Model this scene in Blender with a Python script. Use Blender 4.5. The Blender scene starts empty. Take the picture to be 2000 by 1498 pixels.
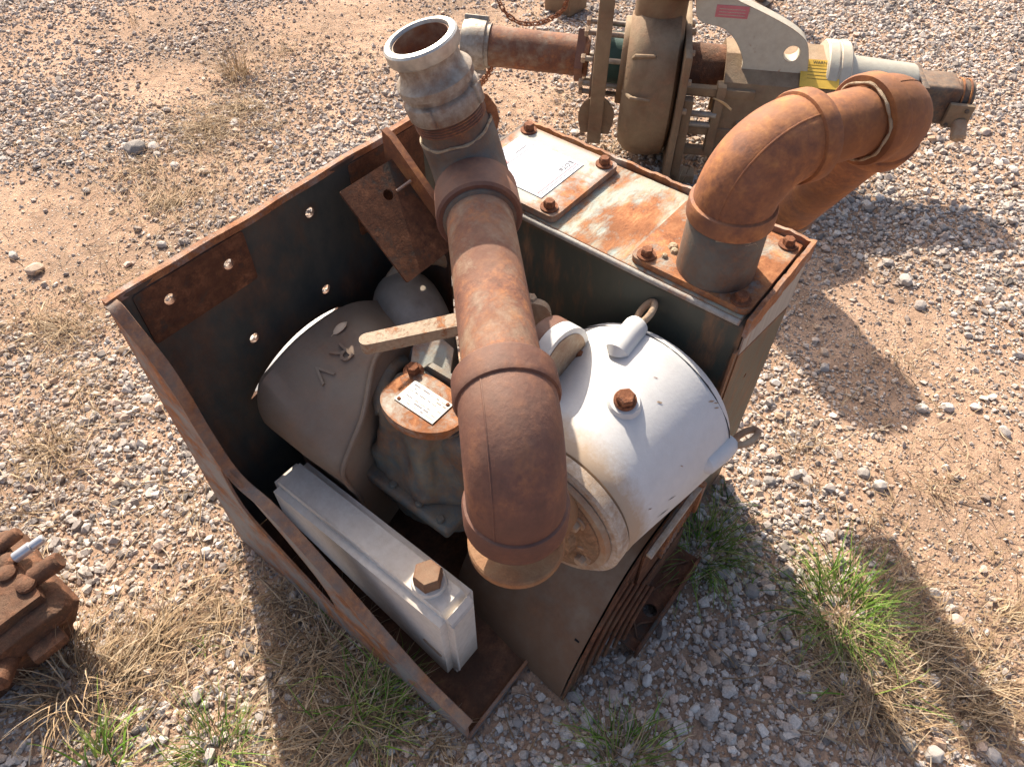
import bpy, bmesh, math, random
import numpy as np
from mathutils import Vector, Matrix, Quaternion
from mathutils.geometry import tessellate_polygon

random.seed(7); RNG = np.random.default_rng(11)
scene = bpy.context.scene
COL = scene.collection
V = Vector
R_ = math.radians

# ------------------------------------------------------------------ camera
CAM = V((-0.25892, -0.99405, 1.55))
RIGHT = V((0.62046378, -0.78421244, 0.00596197))
DOWN = V((-0.5987301, -0.47859397, -0.64223834))
FWD = V((0.50650466, 0.39491601, -0.76648181))
F = 1430.09                       # focal length in pixels of the 2000 px wide photograph
cd = bpy.data.cameras.new('camera'); cam = bpy.data.objects.new('camera', cd); COL.objects.link(cam)
m = Matrix.Identity(4)
for i in range(3):
    m[i][0] = RIGHT[i]; m[i][1] = -DOWN[i]; m[i][2] = -FWD[i]; m[i][3] = CAM[i]
cam.matrix_world = m
cd.sensor_width = 36; cd.lens = F / 2000 * 36; cd.clip_start = .02; cd.clip_end = 500
scene.camera = cam

# ------------------------------------------------------------------ world, sun, exposure
SUN_AZ, SUN_EL = 60.0, 40.0       # direction towards the sun: degrees from +x, height
w = bpy.data.worlds.new('World'); scene.world = w; w.use_nodes = True
nt = w.node_tree; bg = nt.nodes['Background']
sky = nt.nodes.new('ShaderNodeTexSky'); sky.sky_type = 'NISHITA'; sky.sun_disc = False
sky.dust_density = 5.0; sky.air_density = .8; sky.ozone_density = .3; sky.sun_elevation = R_(SUN_EL); sky.sun_rotation = R_(90 - SUN_AZ)
nt.links.new(sky.outputs[0], bg.inputs[0]); bg.inputs[1].default_value = .135
sl = bpy.data.lights.new('sun', 'SUN'); sl.energy = 5.0; sl.angle = R_(.53); sl.color = (1, .895, .755)
so = bpy.data.objects.new('sun', sl); COL.objects.link(so); so.location = (2, 4, 5)
sd = V((math.cos(R_(SUN_EL)) * math.cos(R_(SUN_AZ)), math.cos(R_(SUN_EL)) * math.sin(R_(SUN_AZ)), math.sin(R_(SUN_EL))))
so.rotation_euler = sd.to_track_quat('Z', 'Y').to_euler()
vs = scene.view_settings; vs.view_transform = 'Standard'; vs.look = 'None'; vs.gamma = 1; vs.exposure = .80
vs.use_curve_mapping = False
scene.render.engine = 'CYCLES'; scene.cycles.max_bounces = 6; scene.cycles.diffuse_bounces = 4

# ------------------------------------------------------------------ pixel -> place
def ray(px, py): return (RIGHT * ((px - 1000) / F) + DOWN * ((py - 749) / F) + FWD)
def onax(px, py, ax, val):
    d = ray(px, py); return CAM + d * ((val - CAM[ax]) / d[ax])
def PX(px, py, x): return onax(px, py, 0, x)
def PY(px, py, y): return onax(px, py, 1, y)
def PZ(px, py, z=0.0): return onax(px, py, 2, z)

# ------------------------------------------------------------------ materials
def nodes(name):
    mt = bpy.data.materials.new(name); mt.use_nodes = True
    n = mt.node_tree.nodes; l = mt.node_tree.links
    return mt, n, l, n['Principled BSDF']
def ramp(n, l, fac, stops, interp='LINEAR'):
    r = n.new('ShaderNodeValToRGB'); e = r.color_ramp.elements; r.color_ramp.interpolation = interp
    while len(e) < len(stops): e.new(.5)
    for q, (p, c) in zip(e, stops):
        q.position = p; q.color = (*c, 1) if len(c) == 3 else c
    l.new(fac, r.inputs[0]); return r.outputs[0]
def noise(n, l, vec, scale, detail=6, rough=.6, dist=0):
    t = n.new('ShaderNodeTexNoise'); t.inputs['Scale'].default_value = scale; t.inputs['Detail'].default_value = detail
    t.inputs['Roughness'].default_value = rough; t.inputs['Distortion'].default_value = dist; l.new(vec, t.inputs['Vector']); return t.outputs['Fac']
def mix(n, l, fac, a, b, mode='MIX'):
    t = n.new('ShaderNodeMix'); t.data_type = 'RGBA'; t.blend_type = mode
    for s, v in ((t.inputs[0], fac), (t.inputs[6], a), (t.inputs[7], b)):
        if isinstance(v, (int, float)): s.default_value = v
        elif isinstance(v, tuple): s.default_value = (*v, 1)
        else: l.new(v, s)
    return t.outputs[2]
def maths(n, l, op, a, b=0.0, clamp=False):
    t = n.new('ShaderNodeMath'); t.operation = op; t.use_clamp = clamp
    for s, v in zip(t.inputs, (a, b)):
        if isinstance(v, (int, float)): s.default_value = v
        else: l.new(v, s)
    return t.outputs[0]
def bw(a): return (a, a, a)

RUST_O = ((.11, .038, .018), (.33, .125, .048), (.52, .25, .11))    # orange rust
RUST_B = ((.048, .021, .012), (.145, .057, .027), (.27, .115, .055))  # brown rust
RUST_R = ((.085, .030, .016), (.235, .086, .038), (.40, .175, .085)) # reddish pipe rust

def worn(name, paint, rust=RUST_B, cover=.4, scale=6, rough=.6, metal=0.0, dust=0.0, dustcol=(.42, .30, .20), edge=0.0, bump=.25,
         paint2=None, soft=.06, stretch=None, seed=0.0, spec=.4):
    """paint broken by patches of rust, optional dust on what faces up and rust along edges"""
    mt, n, l, b = nodes(name)
    tc = n.new('ShaderNodeTexCoord'); mp = n.new('ShaderNodeMapping'); l.new(tc.outputs['Object'], mp.inputs[0])
    mp.inputs['Location'].default_value = (seed, seed * 1.7, seed * .6)
    if stretch: mp.inputs['Scale'].default_value = stretch
    vec = mp.outputs[0]
    n1 = noise(n, l, vec, scale, 9, .66, .4); n2 = noise(n, l, vec, scale * 5.5, 8, .68); n3 = noise(n, l, vec, scale * 30, 4, .6)
    nf = maths(n, l, 'ADD', maths(n, l, 'MULTIPLY', n2, .75), maths(n, l, 'MULTIPLY', n3, .25))
    rc = ramp(n, l, nf, [(.36, rust[0]), (.5, rust[1]), (.64, rust[2])])
    rc = mix(n, l, ramp(n, l, noise(n, l, vec, scale * 1.7, 5), [(.35, bw(0)), (.7, bw(1))]), rc, tuple(c * .62 for c in rust[1]))
    p = mix(n, l, ramp(n, l, n2, [(.38, bw(0)), (.68, bw(1))]), paint, paint2 or tuple(c * .72 for c in paint))
    t = 1.0 - cover
    lo, hi = .28 + t * .44 - soft, .28 + t * .44 + soft
    mk = maths(n, l, 'ADD', maths(n, l, 'MULTIPLY', n1, .72), maths(n, l, 'MULTIPLY', n2, .28))
    if edge:
        bv = n.new('ShaderNodeBevel'); bv.samples = 3; bv.inputs[0].default_value = edge
        ge = n.new('ShaderNodeNewGeometry'); dt = n.new('ShaderNodeVectorMath'); dt.operation = 'DOT_PRODUCT'
        l.new(bv.outputs[0], dt.inputs[0]); l.new(ge.outputs['Normal'], dt.inputs[1])
        em = maths(n, l, 'MULTIPLY', maths(n, l, 'SUBTRACT', 1.0, dt.outputs['Value']), 1.3, True)
        mk = maths(n, l, 'ADD', mk, em)
    mask = ramp(n, l, mk, [(max(0, lo), bw(0)), (min(1, hi), bw(1))])
    col = mix(n, l, mask, p, rc)
    if dust:
        ge2 = n.new('ShaderNodeNewGeometry'); sx = n.new('ShaderNodeSeparateXYZ'); l.new(ge2.outputs['Normal'], sx.inputs[0])
        up = ramp(n, l, sx.outputs[2], [(.1, bw(.12)), (.95, bw(1))])
        dn = ramp(n, l, noise(n, l, vec, scale * 2.2, 7, .7), [(.32, bw(0)), (.68, bw(1))])
        dm = maths(n, l, 'MULTIPLY', maths(n, l, 'MULTIPLY', up, dn), dust)
        col = mix(n, l, dm, col, dustcol)
    l.new(col, b.inputs['Base Color'])
    rr = mix(n, l, mask, bw(rough), bw(.86)); l.new(rr, b.inputs['Roughness'])
    b.inputs['Specular IOR Level'].default_value = spec
    if metal:
        l.new(maths(n, l, 'MULTIPLY', maths(n, l, 'SUBTRACT', 1.0, mask), metal), b.inputs['Metallic'])
    bp = n.new('ShaderNodeBump'); bp.inputs['Strength'].default_value = bump; bp.inputs['Distance'].default_value = .004
    h = maths(n, l, 'ADD', maths(n, l, 'MULTIPLY', mask, .35), maths(n, l, 'ADD', maths(n, l, 'MULTIPLY', n2, .7), maths(n, l, 'MULTIPLY', n3, .5)))
    l.new(h, bp.inputs['Height']); l.new(bp.outputs[0], b.inputs['Normal'])
    return mt

def plain(name, col, rough=.7, metal=0.0, var=.25, scale=30):
    mt, n, l, b = nodes(name)
    tc = n.new('ShaderNodeTexCoord')
    nn = noise(n, l, tc.outputs['Object'], scale, 5)
    c = mix(n, l, ramp(n, l, nn, [(.3, bw(0)), (.7, bw(1))]), tuple(x * (1 - var) for x in col), tuple(min(1, x * (1 + var)) for x in col))
    l.new(c, b.inputs['Base Color']); b.inputs['Roughness'].default_value = rough; b.inputs['Metallic'].default_value = metal
    return mt

def attr_mat(name, rough=.85, bump=0.0, trans=0.0, nscale=220):
    mt, n, l, b = nodes(name)
    a = n.new('ShaderNodeAttribute'); a.attribute_name = 'Col'
    tc = n.new('ShaderNodeTexCoord'); nn = noise(n, l, tc.outputs['Object'], nscale, 4, .65)
    c = mix(n, l, 1.0, a.outputs['Color'], ramp(n, l, nn, [(.3, bw(.70)), (.7, bw(1.22))]), 'MULTIPLY')
    l.new(c, b.inputs['Base Color']); b.inputs['Roughness'].default_value = rough; b.inputs['Specular IOR Level'].default_value = .25
    if bump:
        bp = n.new('ShaderNodeBump'); bp.inputs['Strength'].default_value = bump; bp.inputs['Distance'].default_value = .002
        l.new(nn, bp.inputs['Height']); l.new(bp.outputs[0], b.inputs['Normal'])
    if trans:
        tr = n.new('ShaderNodeBsdfTranslucent'); l.new(c, tr.inputs[0]); ms = n.new('ShaderNodeMixShader'); ms.inputs[0].default_value = trans
        l.new(b.outputs[0], ms.inputs[1]); l.new(tr.outputs[0], ms.inputs[2]); l.new(ms.outputs[0], n['Material Output'].inputs[0])
    return mt

M = {}
M['wall'] = worn('dark_painted_wall', (.052, .060, .058), RUST_B, .36, 3.4, .42, paint2=(.095, .092, .078), soft=.10, dust=.15, dustcol=(.16, .11, .07), stretch=(1, 1, .6), edge=.02)
M['edge'] = worn('rusted_edge', (.34, .29, .26), RUST_O, .62, 9, .7, bump=.5, dust=.4, dustcol=(.50, .38, .29))
M['lip'] = worn('worn_lip', (.16, .15, .14), RUST_O, .50, 8, .7, bump=.4, paint2=(.24, .20, .16), dust=.3, soft=.12)
M['panel'] = worn('grey_panel', (.21, .205, .195), RUST_O, .46, 8, .6, edge=.014, paint2=(.26, .25, .24), dust=.3)
M['pad'] = worn('rusted_pad', (.06, .055, .045), RUST_B, .70, 9, .75)
M['floor'] = worn('dirty_floor', (.05, .035, .025), RUST_B, .75, 7, .9, dust=.5, dustcol=(.12, .075, .045))
M['tank'] = worn('dark_green_tank', (.046, .054, .043), RUST_O, .22, 4.2, .5, edge=.012, paint2=(.058, .060, .046), soft=.09, stretch=(1, 1, .28), dust=.1)
M['tanktop'] = worn('pale_rusted_top', (.27, .31, .28), RUST_O, .46, 8.5, .6, paint2=(.38, .33, .21), soft=.05, bump=.5, edge=.006, stretch=(.55, 1.1, 1), seed=3.1)
M['cover'] = worn('pale_cover', (.31, .34, .32), RUST_O, .40, 9, .6, paint2=(.40, .37, .29), edge=.022, bump=.4, seed=1.3)
M['cover2'] = worn('rusted_cover', (.28, .31, .28), RUST_O, .60, 9, .65, paint2=(.38, .30, .17), edge=.016, bump=.5, seed=6.2)
M['bolt'] = worn('rusted_bolt', (.17, .075, .045), RUST_R, .7, 30, .75, bump=.6)
M['tankside'] = worn('pale_side', (.36, .35, .32), RUST_O, .12, 5, .6, stretch=(3, 3, .4), edge=.006)
M['pipe'] = worn('rusted_pipe', (.36, .27, .175), ((.075, .030, .020), (.19, .072, .042), (.38, .155, .055)), .66, 7, .52, bump=.35, paint2=(.27, .17, .09), soft=.10, seed=2.0, spec=.5, dust=.28, dustcol=(.36, .25, .17))
M['elbow'] = worn('rusted_elbow', (.105, .045, .036), ((.075, .028, .020), (.175, .068, .040), (.34, .135, .055)), .66, 4.2, .50, bump=.3, soft=.22, spec=.5, seed=4.5, paint2=(.15, .065, .050), dust=.28, dustcol=(.36, .25, .17))
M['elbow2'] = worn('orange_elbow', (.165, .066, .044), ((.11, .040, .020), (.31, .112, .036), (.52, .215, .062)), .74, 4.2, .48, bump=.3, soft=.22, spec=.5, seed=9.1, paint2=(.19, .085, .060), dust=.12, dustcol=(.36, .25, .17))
M['galv'] = worn('weathered_aluminium', (.36, .34, .30), RUST_B, .30, 9, .5, metal=.3, paint2=(.25, .215, .17), soft=.12, bump=.4, dust=.35)
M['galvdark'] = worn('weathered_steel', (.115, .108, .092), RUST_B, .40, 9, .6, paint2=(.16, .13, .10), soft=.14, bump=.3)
M['bright'] = worn('bare_aluminium', (.50, .49, .45), RUST_B, .14, 12, .42, metal=.5, bump=.15)
M['white'] = worn('white_enamel', (.62, .62, .61), RUST_B, .085, 6, .62, paint2=(.57, .57, .56), bump=.16, dust=.10, soft=.02, seed=5.0)
M['whitedust'] = worn('dusty_white_end', (.60, .54, .46), RUST_B, .30, 16, .7, paint2=(.48, .36, .24), dust=.7, soft=.2, bump=.4)
M['grime'] = worn('oily_grime', (.20, .13, .075), RUST_O, .42, 18, .8, paint2=(.34, .25, .16), soft=.2, bump=.9)
M['flange'] = worn('worn_flange', (.46, .36, .25), RUST_O, .35, 14, .65, paint2=(.34, .27, .19), soft=.2, bump=.5)
M['inlet'] = worn('oily_inlet', (.33, .205, .105), RUST_O, .45, 12, .65, paint2=(.22, .14, .08), soft=.2, bump=.5)
M['gear'] = worn('green_casting', (.085, .115, .118), RUST_B, .40, 8, .5, paint2=(.19, .165, .11), soft=.12, bump=.4, dust=.5, dustcol=(.25, .18, .11))
M['gearcap'] = worn('rusted_cap', (.40, .38, .32), RUST_O, .62, 14, .65, edge=.008, soft=.08)
M['lever'] = worn('pitted_lever', (.40, .31, .22), RUST_O, .42, 22, .7, soft=.04, bump=.6)
M['guard'] = worn('grey_plastic_guard', (.225, .19, .15), RUST_B, .36, 4, .55, paint2=(.26, .215, .165), dust=.5, dustcol=(.29, .22, .155), soft=.2, bump=.08)
M['duct'] = worn('pale_grey_duct', (.30, .27, .235), RUST_B, .12, 5, .5, soft=.2, bump=.05, dust=.3)
M['boxwhite'] = worn('grey_white_paint', (.72, .665, .59), RUST_B, .10, 14, .55, paint2=(.62, .565, .49), dust=.3, bump=.08, soft=.015)
M['shroud'] = worn('dusty_shroud', (.27, .205, .145), RUST_B, .42, 4, .75, paint2=(.20, .125, .075), dust=.6, dustcol=(.27, .18, .11), soft=.25, bump=.12)
M['shroudend'] = worn('rusted_grille', (.16, .09, .05), RUST_B, .6, 9, .8)
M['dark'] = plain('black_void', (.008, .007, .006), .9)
M['olive'] = worn('dusty_olive_iron', (.25, .18, .105), RUST_B, .40, 7, .8, paint2=(.30, .22, .135), soft=.2, dust=.55, dustcol=(.40, .31, .21), bump=.5)
M['beige'] = worn('beige_paint', (.52, .50, .41), RUST_O, .22, 8, .5, paint2=(.45, .42, .34), soft=.03, dust=.25, edge=.004)
M['motor'] = worn('dark_motor', (.045, .045, .045), RUST_B, .40, 9, .5, paint2=(.16, .125, .085), soft=.12, dust=.4)
M['browniron'] = worn('brown_iron', (.10, .055, .032), RUST_B, .62, 10, .85, dust=.3, dustcol=(.30, .19, .12), bump=.9, paint2=(.055, .032, .02), soft=.1)
M['chain'] = worn('rusty_chain', (.15, .07, .04), RUST_R, .8, 40, .8)
M['captan'] = worn('tan_cap', (.30, .19, .115), RUST_B, .45, 12, .7, soft=.2, dust=.3, edge=.004)
M['zinc'] = plain('zinc_pin', (.55, .55, .56), .35, .6, .1)
M['paper'] = plain('paper', (.50, .53, .60), .6, 0, .02)
M['red'] = plain('red_print', (.55, .12, .12), .6, 0, .1)
M['pink'] = plain('faded_red_print', (.55, .17, .19), .6, 0, .15)
M['greyprint'] = plain('grey_print', (.11, .11, .13), .6, 0, .1)
M['ink'] = plain('black_ink', (.02, .02, .025), .6, 0, .1)
M['yellow'] = plain('yellow_label', (.72, .45, .06), .5, 0, .12)
M['plate'] = plain('nameplate_metal', (.36, .345, .31), .45, .15, .12)
M['plateink'] = plain('worn_stamp', (.20, .17, .14), .6, 0, .3, 200)
M['bead'] = worn('weld_bead', (.45, .34, .22), RUST_O, .3, 30, .6, bump=.8)
M['teal'] = plain('teal_ring', (.03, .085, .075), .6)
def stain_white():
    mt = M['white'].copy(); mt.name = 'stained_white'; n, l = mt.node_tree.nodes, mt.node_tree.links; b = n['Principled BSDF']
    src = b.inputs['Base Color'].links[0].from_socket; tc = n.new('ShaderNodeTexCoord'); sx = n.new('ShaderNodeSeparateXYZ'); l.new(tc.outputs['Object'], sx.inputs[0])
    g = ramp(n, l, sx.outputs[0], [(.31, bw(1)), (.40, bw(0))]); nz = noise(n, l, tc.outputs['Object'], 13, 9, .72); nz2 = noise(n, l, tc.outputs['Object'], 120, 4, .7)
    k = maths(n, l, 'ADD', maths(n, l, 'MULTIPLY', g, .62), maths(n, l, 'ADD', maths(n, l, 'MULTIPLY', nz, .55), maths(n, l, 'MULTIPLY', nz2, .18)))
    k = ramp(n, l, k, [(.60, bw(0)), (.88, bw(.85))]); l.new(mix(n, l, k, src, (.40, .275, .165)), b.inputs['Base Color']); return mt
def mud(src_, name, z0, z1, col, amt=.85, ax=2):
    mt = M[src_].copy(); mt.name = name; n, l = mt.node_tree.nodes, mt.node_tree.links; b = n['Principled BSDF']
    src = b.inputs['Base Color'].links[0].from_socket; tc = n.new('ShaderNodeTexCoord'); sx = n.new('ShaderNodeSeparateXYZ'); l.new(tc.outputs['Object'], sx.inputs[0])
    mr = n.new('ShaderNodeMapRange'); l.new(sx.outputs[ax], mr.inputs[0]); mr.inputs[1].default_value = z0; mr.inputs[2].default_value = z1; mr.inputs[3].default_value = 1; mr.inputs[4].default_value = 0
    nz = noise(n, l, tc.outputs['Object'], 16, 9, .72)
    k = maths(n, l, 'ADD', maths(n, l, 'MULTIPLY', mr.outputs[0], .6), maths(n, l, 'MULTIPLY', nz, .6)); k = ramp(n, l, k, [(.45, bw(0)), (.85, bw(amt))])
    l.new(mix(n, l, k, src, col), b.inputs['Base Color']); return mt
M['shroudmud'] = mud('shroud', 'muddy_shroud', .0, .26, (.16, .085, .045))
M['boxmud'] = mud('boxwhite', 'muddy_grey_white', .02, .20, (.36, .27, .19), .7)
M['guardmud'] = mud('guard', 'muddy_guard', .12, .52, (.20, .125, .075), .75)
M['stained'] = stain_white()
M['stone'] = attr_mat('gravel_stone', .88, .4)
M['straw'] = attr_mat('dry_straw', .8, 0, .25, 60)
M['grass'] = attr_mat('green_grass', .55, 0, .35, 40)

def ground_mat():
    mt, n, l, b = nodes('dry_dirt')
    tc = n.new('ShaderNodeTexCoord'); vec = tc.outputs['Object']
    a = noise(n, l, vec, 1.6, 6, .6, .3); c = noise(n, l, vec, 26, 8, .7); d = noise(n, l, vec, 160, 5, .7)
    base = ramp(n, l, a, [(.34, (.25, .175, .125)), (.50, (.38, .252, .172)), (.66, (.46, .315, .222))])
    fine = ramp(n, l, maths(n, l, 'ADD', maths(n, l, 'MULTIPLY', c, .5), maths(n, l, 'MULTIPLY', d, .5)), [(.36, bw(.50)), (.5, bw(.95)), (.64, bw(1.35))])
    col = mix(n, l, 1.0, base, fine, 'MULTIPLY')
    vo = n.new('ShaderNodeTexVoronoi'); vo.inputs['Scale'].default_value = 95; vo.inputs['Randomness'].default_value = 1; l.new(vec, vo.inputs['Vector'])
    peb = ramp(n, l, vo.outputs['Distance'], [(.18, bw(1)), (.40, bw(0))])
    sp = n.new('ShaderNodeSeparateColor'); l.new(vo.outputs['Color'], sp.inputs[0])
    sel = ramp(n, l, sp.outputs[0], [(.45, bw(0)), (.5, bw(1))])
    pm = maths(n, l, 'MULTIPLY', peb, sel)
    pc = ramp(n, l, sp.outputs[1], [(0, (.20, .17, .15)), (.5, (.40, .33, .27)), (1, (.55, .49, .43))])
    l.new(mix(n, l, pm, col, pc), b.inputs['Base Color'])
    b.inputs['Roughness'].default_value = .95; b.inputs['Specular IOR Level'].default_value = .15
    bp = n.new('ShaderNodeBump'); bp.inputs['Strength'].default_value = .9; bp.inputs['Distance'].default_value = .008
    l.new(maths(n, l, 'ADD', maths(n, l, 'ADD', c, maths(n, l, 'MULTIPLY', d, .5)), maths(n, l, 'MULTIPLY', pm, .6)), bp.inputs['Height']); l.new(bp.outputs[0], b.inputs['Normal'])
    return mt
M['ground'] = ground_mat()

# ------------------------------------------------------------------ mesh helpers
def thing(name, label, cat, loc, group=None):
    o = bpy.data.objects.new(name, None); COL.objects.link(o); o.location = loc; o.empty_display_size = .05
    o['label'] = label; o['category'] = cat
    if group: o['group'] = group
    return o
def tag(o, label, cat, group=None):
    o['label'] = label; o['category'] = cat
    if group: o['group'] = group
    return o
def wloc(o):
    p = Vector((0, 0, 0)); 
    while o is not None: p = p + Vector(o.location); o = o.parent
    return p
def link(name, me, mat, parent=None, loc=None, rot=None, origin=None, label=None):
    """mesh is in world space; the object's origin goes to `origin` (or the mesh's middle)"""
    if mat is not None and not me.materials: me.materials.append(M[mat] if isinstance(mat, str) else mat)
    o = bpy.data.objects.new(name, me); COL.objects.link(o)
    if parent is not None:
        o.parent = parent; o.matrix_parent_inverse = Matrix.Translation(PW[parent.name] if parent.name in PW else wloc(parent)).inverted()
        PW[o.name] = Vector((0, 0, 0)) if loc is None else Vector(loc)
    if loc is not None: o.location = loc
    if rot is not None: o.rotation_mode = 'QUATERNION'; o.rotation_quaternion = rot
    if label: o['label'] = label
    return o
PW = {}
def raw(name, verts, faces, ang=38):
    me = bpy.data.meshes.new(name); me.from_pydata([tuple(v) for v in verts], [], faces); me.update()
    bm = bmesh.new(); bm.from_mesh(me); bmesh.ops.recalc_face_normals(bm, faces=bm.faces); bm.to_mesh(me); bm.free()
    me.polygons.foreach_set('use_smooth', [True] * len(me.polygons)); me.set_sharp_from_angle(angle=R_(ang))
    return me
def obj(name, verts, faces, mat, parent=None, ang=38, **k): return link(name, raw(name, verts, faces, ang), mat, parent, **k)
def bm_obj(name, bm, mat, parent=None, ang=38, **k):
    me = bpy.data.meshes.new(name); bmesh.ops.recalc_face_normals(bm, faces=bm.faces); bm.to_mesh(me); bm.free()
    me.polygons.foreach_set('use_smooth', [True] * len(me.polygons)); me.set_sharp_from_angle(angle=R_(ang))
    return link(name, me, mat, parent, **k)
def basis(axis, up=None):
    a = V(axis).normalized(); u = V(up) if up else (V((0, 0, 1)) if abs(a.z) < .9 else V((1, 0, 0)))
    x = u.cross(a).normalized(); y = a.cross(x); return x, y, a
def box(name, lo, hi, mat, parent=None, bev=.003, seg=2, fr=None, **k):
    """box lo..hi, in world axes or in the frame fr = (origin, ex, ey, ez)"""
    bm = bmesh.new(); bmesh.ops.create_cube(bm, size=1)
    lo, hi = V(lo), V(hi)
    for v in bm.verts: v.co = V([lo[i] + (v.co[i] + .5) * (hi[i] - lo[i]) for i in range(3)])
    if bev: bmesh.ops.bevel(bm, geom=list(bm.edges), offset=bev, segments=seg, affect='EDGES', profile=.6)
    if fr:
        for v in bm.verts: v.co = fr[0] + fr[1] * v.co.x + fr[2] * v.co.y + fr[3] * v.co.z
    return bm_obj(name, bm, mat, parent, **k)
def lathe_data(profile, o, axis, seg=40, up=None, a0=0, a1=2 * math.pi, squash=None):
    x, y, a = basis(axis, up); o = V(o); vs_, fs = [], []
    full = abs(a1 - a0 - 2 * math.pi) < 1e-6; nn = seg if full else seg + 1
    for r, h in profile:
        for i in range(nn):
            t = a0 + (a1 - a0) * i / seg; vs_.append(o + a * h + x * (r * math.cos(t)) + y * (r * math.sin(t)))
    for j in range(len(profile) - 1):
        for i in range(nn if full else nn - 1):
            k = (i + 1) % nn; fs.append((j * nn + i, j * nn + k, (j + 1) * nn + k, (j + 1) * nn + i))
    return vs_, fs
def lathe(name, profile, o, axis, mat, parent=None, seg=40, up=None, ang=35, **k):
    vs_, fs = lathe_data(profile, o, axis, seg, up); n = seg
    # close where profile starts / ends with a radius
    if profile[0][0] > 1e-6: fs.append(tuple(range(n)))
    if profile[-1][0] > 1e-6: fs.append(tuple(range((len(profile) - 1) * n, len(profile) * n)))
    return obj(name, vs_, fs, mat, parent, ang, **k)
def ringlathe(name, profile, o, axis, mat, parent=None, seg=40, **k):
    """closed profile swept round: a hollow ring"""
    vs_, fs = lathe_data(list(profile) + [profile[0]], o, axis, seg); n = seg; m_ = len(profile)
    vs_ = vs_[:n * m_]; fs = [tuple(i % (n * m_) for i in f) for f in fs]
    return obj(name, vs_, fs, mat, parent, **k)
def cyl(name, a, b, r, mat, parent=None, r2=None, bev=.004, seg=32, **k):
    a, b = V(a), V(b); h = (b - a).length; r2 = r if r2 is None else r2; bev = min(bev, h * .3, r * .4)
    return lathe(name, [(r - bev, 0), (r, bev), (r2, h - bev), (r2 - bev, h)], a, b - a, mat, parent, seg, **k)
def sweep_data(pts, rads, seg=28, cap=True, flat=1.0, up=None):
    pts = [V(p) for p in pts]; n = len(pts); vs_, fs = [], []
    if isinstance(rads, (int, float)): rads = [rads] * n
    t0 = (pts[1] - pts[0]).normalized(); x, y, _ = basis(t0, up)
    for i, p in enumerate(pts):
        t = ((pts[min(i + 1, n - 1)] - pts[max(i - 1, 0)])).normalized()
        q = t0.rotation_difference(t); x = q @ x; y = q @ y; t0 = t
        for k in range(seg):
            a = 2 * math.pi * k / seg; vs_.append(p + x * (rads[i] * math.cos(a)) + y * (rads[i] * flat * math.sin(a)))
    for j in range(n - 1):
        for k in range(seg):
            k2 = (k + 1) % seg; fs.append((j * seg + k, j * seg + k2, (j + 1) * seg + k2, (j + 1) * seg + k))
    if cap: fs.append(tuple(range(seg))); fs.append(tuple(range((n - 1) * seg, n * seg)))
    return vs_, fs
def sweep(name, pts, rads, mat, parent=None, seg=28, cap=True, flat=1.0, up=None, **k):
    v_, f_ = sweep_data(pts, rads, seg, cap, flat, up); return obj(name, v_, f_, mat, parent, **k)
def arc(k, d_in, d_out, rad, n=14):
    """points of the fillet at corner k between a run along d_in and one along d_out"""
    a, b = V(d_in).normalized(), V(d_out).normalized(); th = a.angle(b); tl = rad * math.tan(th / 2)
    p0 = V(k) - a * tl; cdir = (b - a * a.dot(b)).normalized(); c = p0 + cdir * rad
    return [c - cdir * (rad * math.cos(th * i / n)) + a * (rad * math.sin(th * i / n)) for i in range(n + 1)]
def plate(name, outline, holes, o, ex, ey, thick, mat, parent=None, **k):
    """flat plate: outline and holes in 2D (ex, ey), thickness towards ex x ey"""
    o, ex, ey = V(o), V(ex).normalized(), V(ey).normalized(); ez = ex.cross(ey)
    loops = [list(outline)] + [list(h) for h in holes]
    tris = tessellate_polygon([[V((p[0], p[1], 0)) for p in lp] for lp in loops])
    flat = [p for lp in loops for p in lp]; n = len(flat)
    vs_ = [o + ex * p[0] + ey * p[1] for p in flat] + [o + ex * p[0] + ey * p[1] + ez * thick for p in flat]
    fs = [tuple(t) for t in tris] + [tuple(i + n for i in reversed(t)) for t in tris]
    s = 0
    for lp in loops:
        for i in range(len(lp)):
            j = (i + 1) % len(lp); fs.append((s + i, s + j, s + j + n, s + i + n))
        s += len(lp)
    return obj(name, vs_, fs, mat, parent, 30, **k)
def circle(c, r, n=20, a0=0): return [(c[0] + r * math.cos(a0 + 2 * math.pi * i / n), c[1] + r * math.sin(a0 + 2 * math.pi * i / n)) for i in range(n)]
def rrect(x0, y0, x1, y1, r, n=5):
    out = []
    for cx, cy, a in ((x1 - r, y1 - r, 0), (x0 + r, y1 - r, 90), (x0 + r, y0 + r, 180), (x1 - r, y0 + r, 270)):
        out += [(cx + r * math.cos(R_(a + 90 * i / n)), cy + r * math.sin(R_(a + 90 * i / n))) for i in range(n + 1)]
    return out
def loft(name, loops, mat, parent=None, cap=True, **k):
    n = len(loops[0]); vs_ = [V(p) for lp in loops for p in lp]; fs = []
    for j in range(len(loops) - 1):
        for i in range(n):
            i2 = (i + 1) % n; fs.append((j * n + i, j * n + i2, (j + 1) * n + i2, (j + 1) * n + i))
    if cap: fs.append(tuple(range(n))); fs.append(tuple(range((len(loops) - 1) * n, len(loops) * n)))
    return obj(name, vs_, fs, mat, parent, **k)
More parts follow.
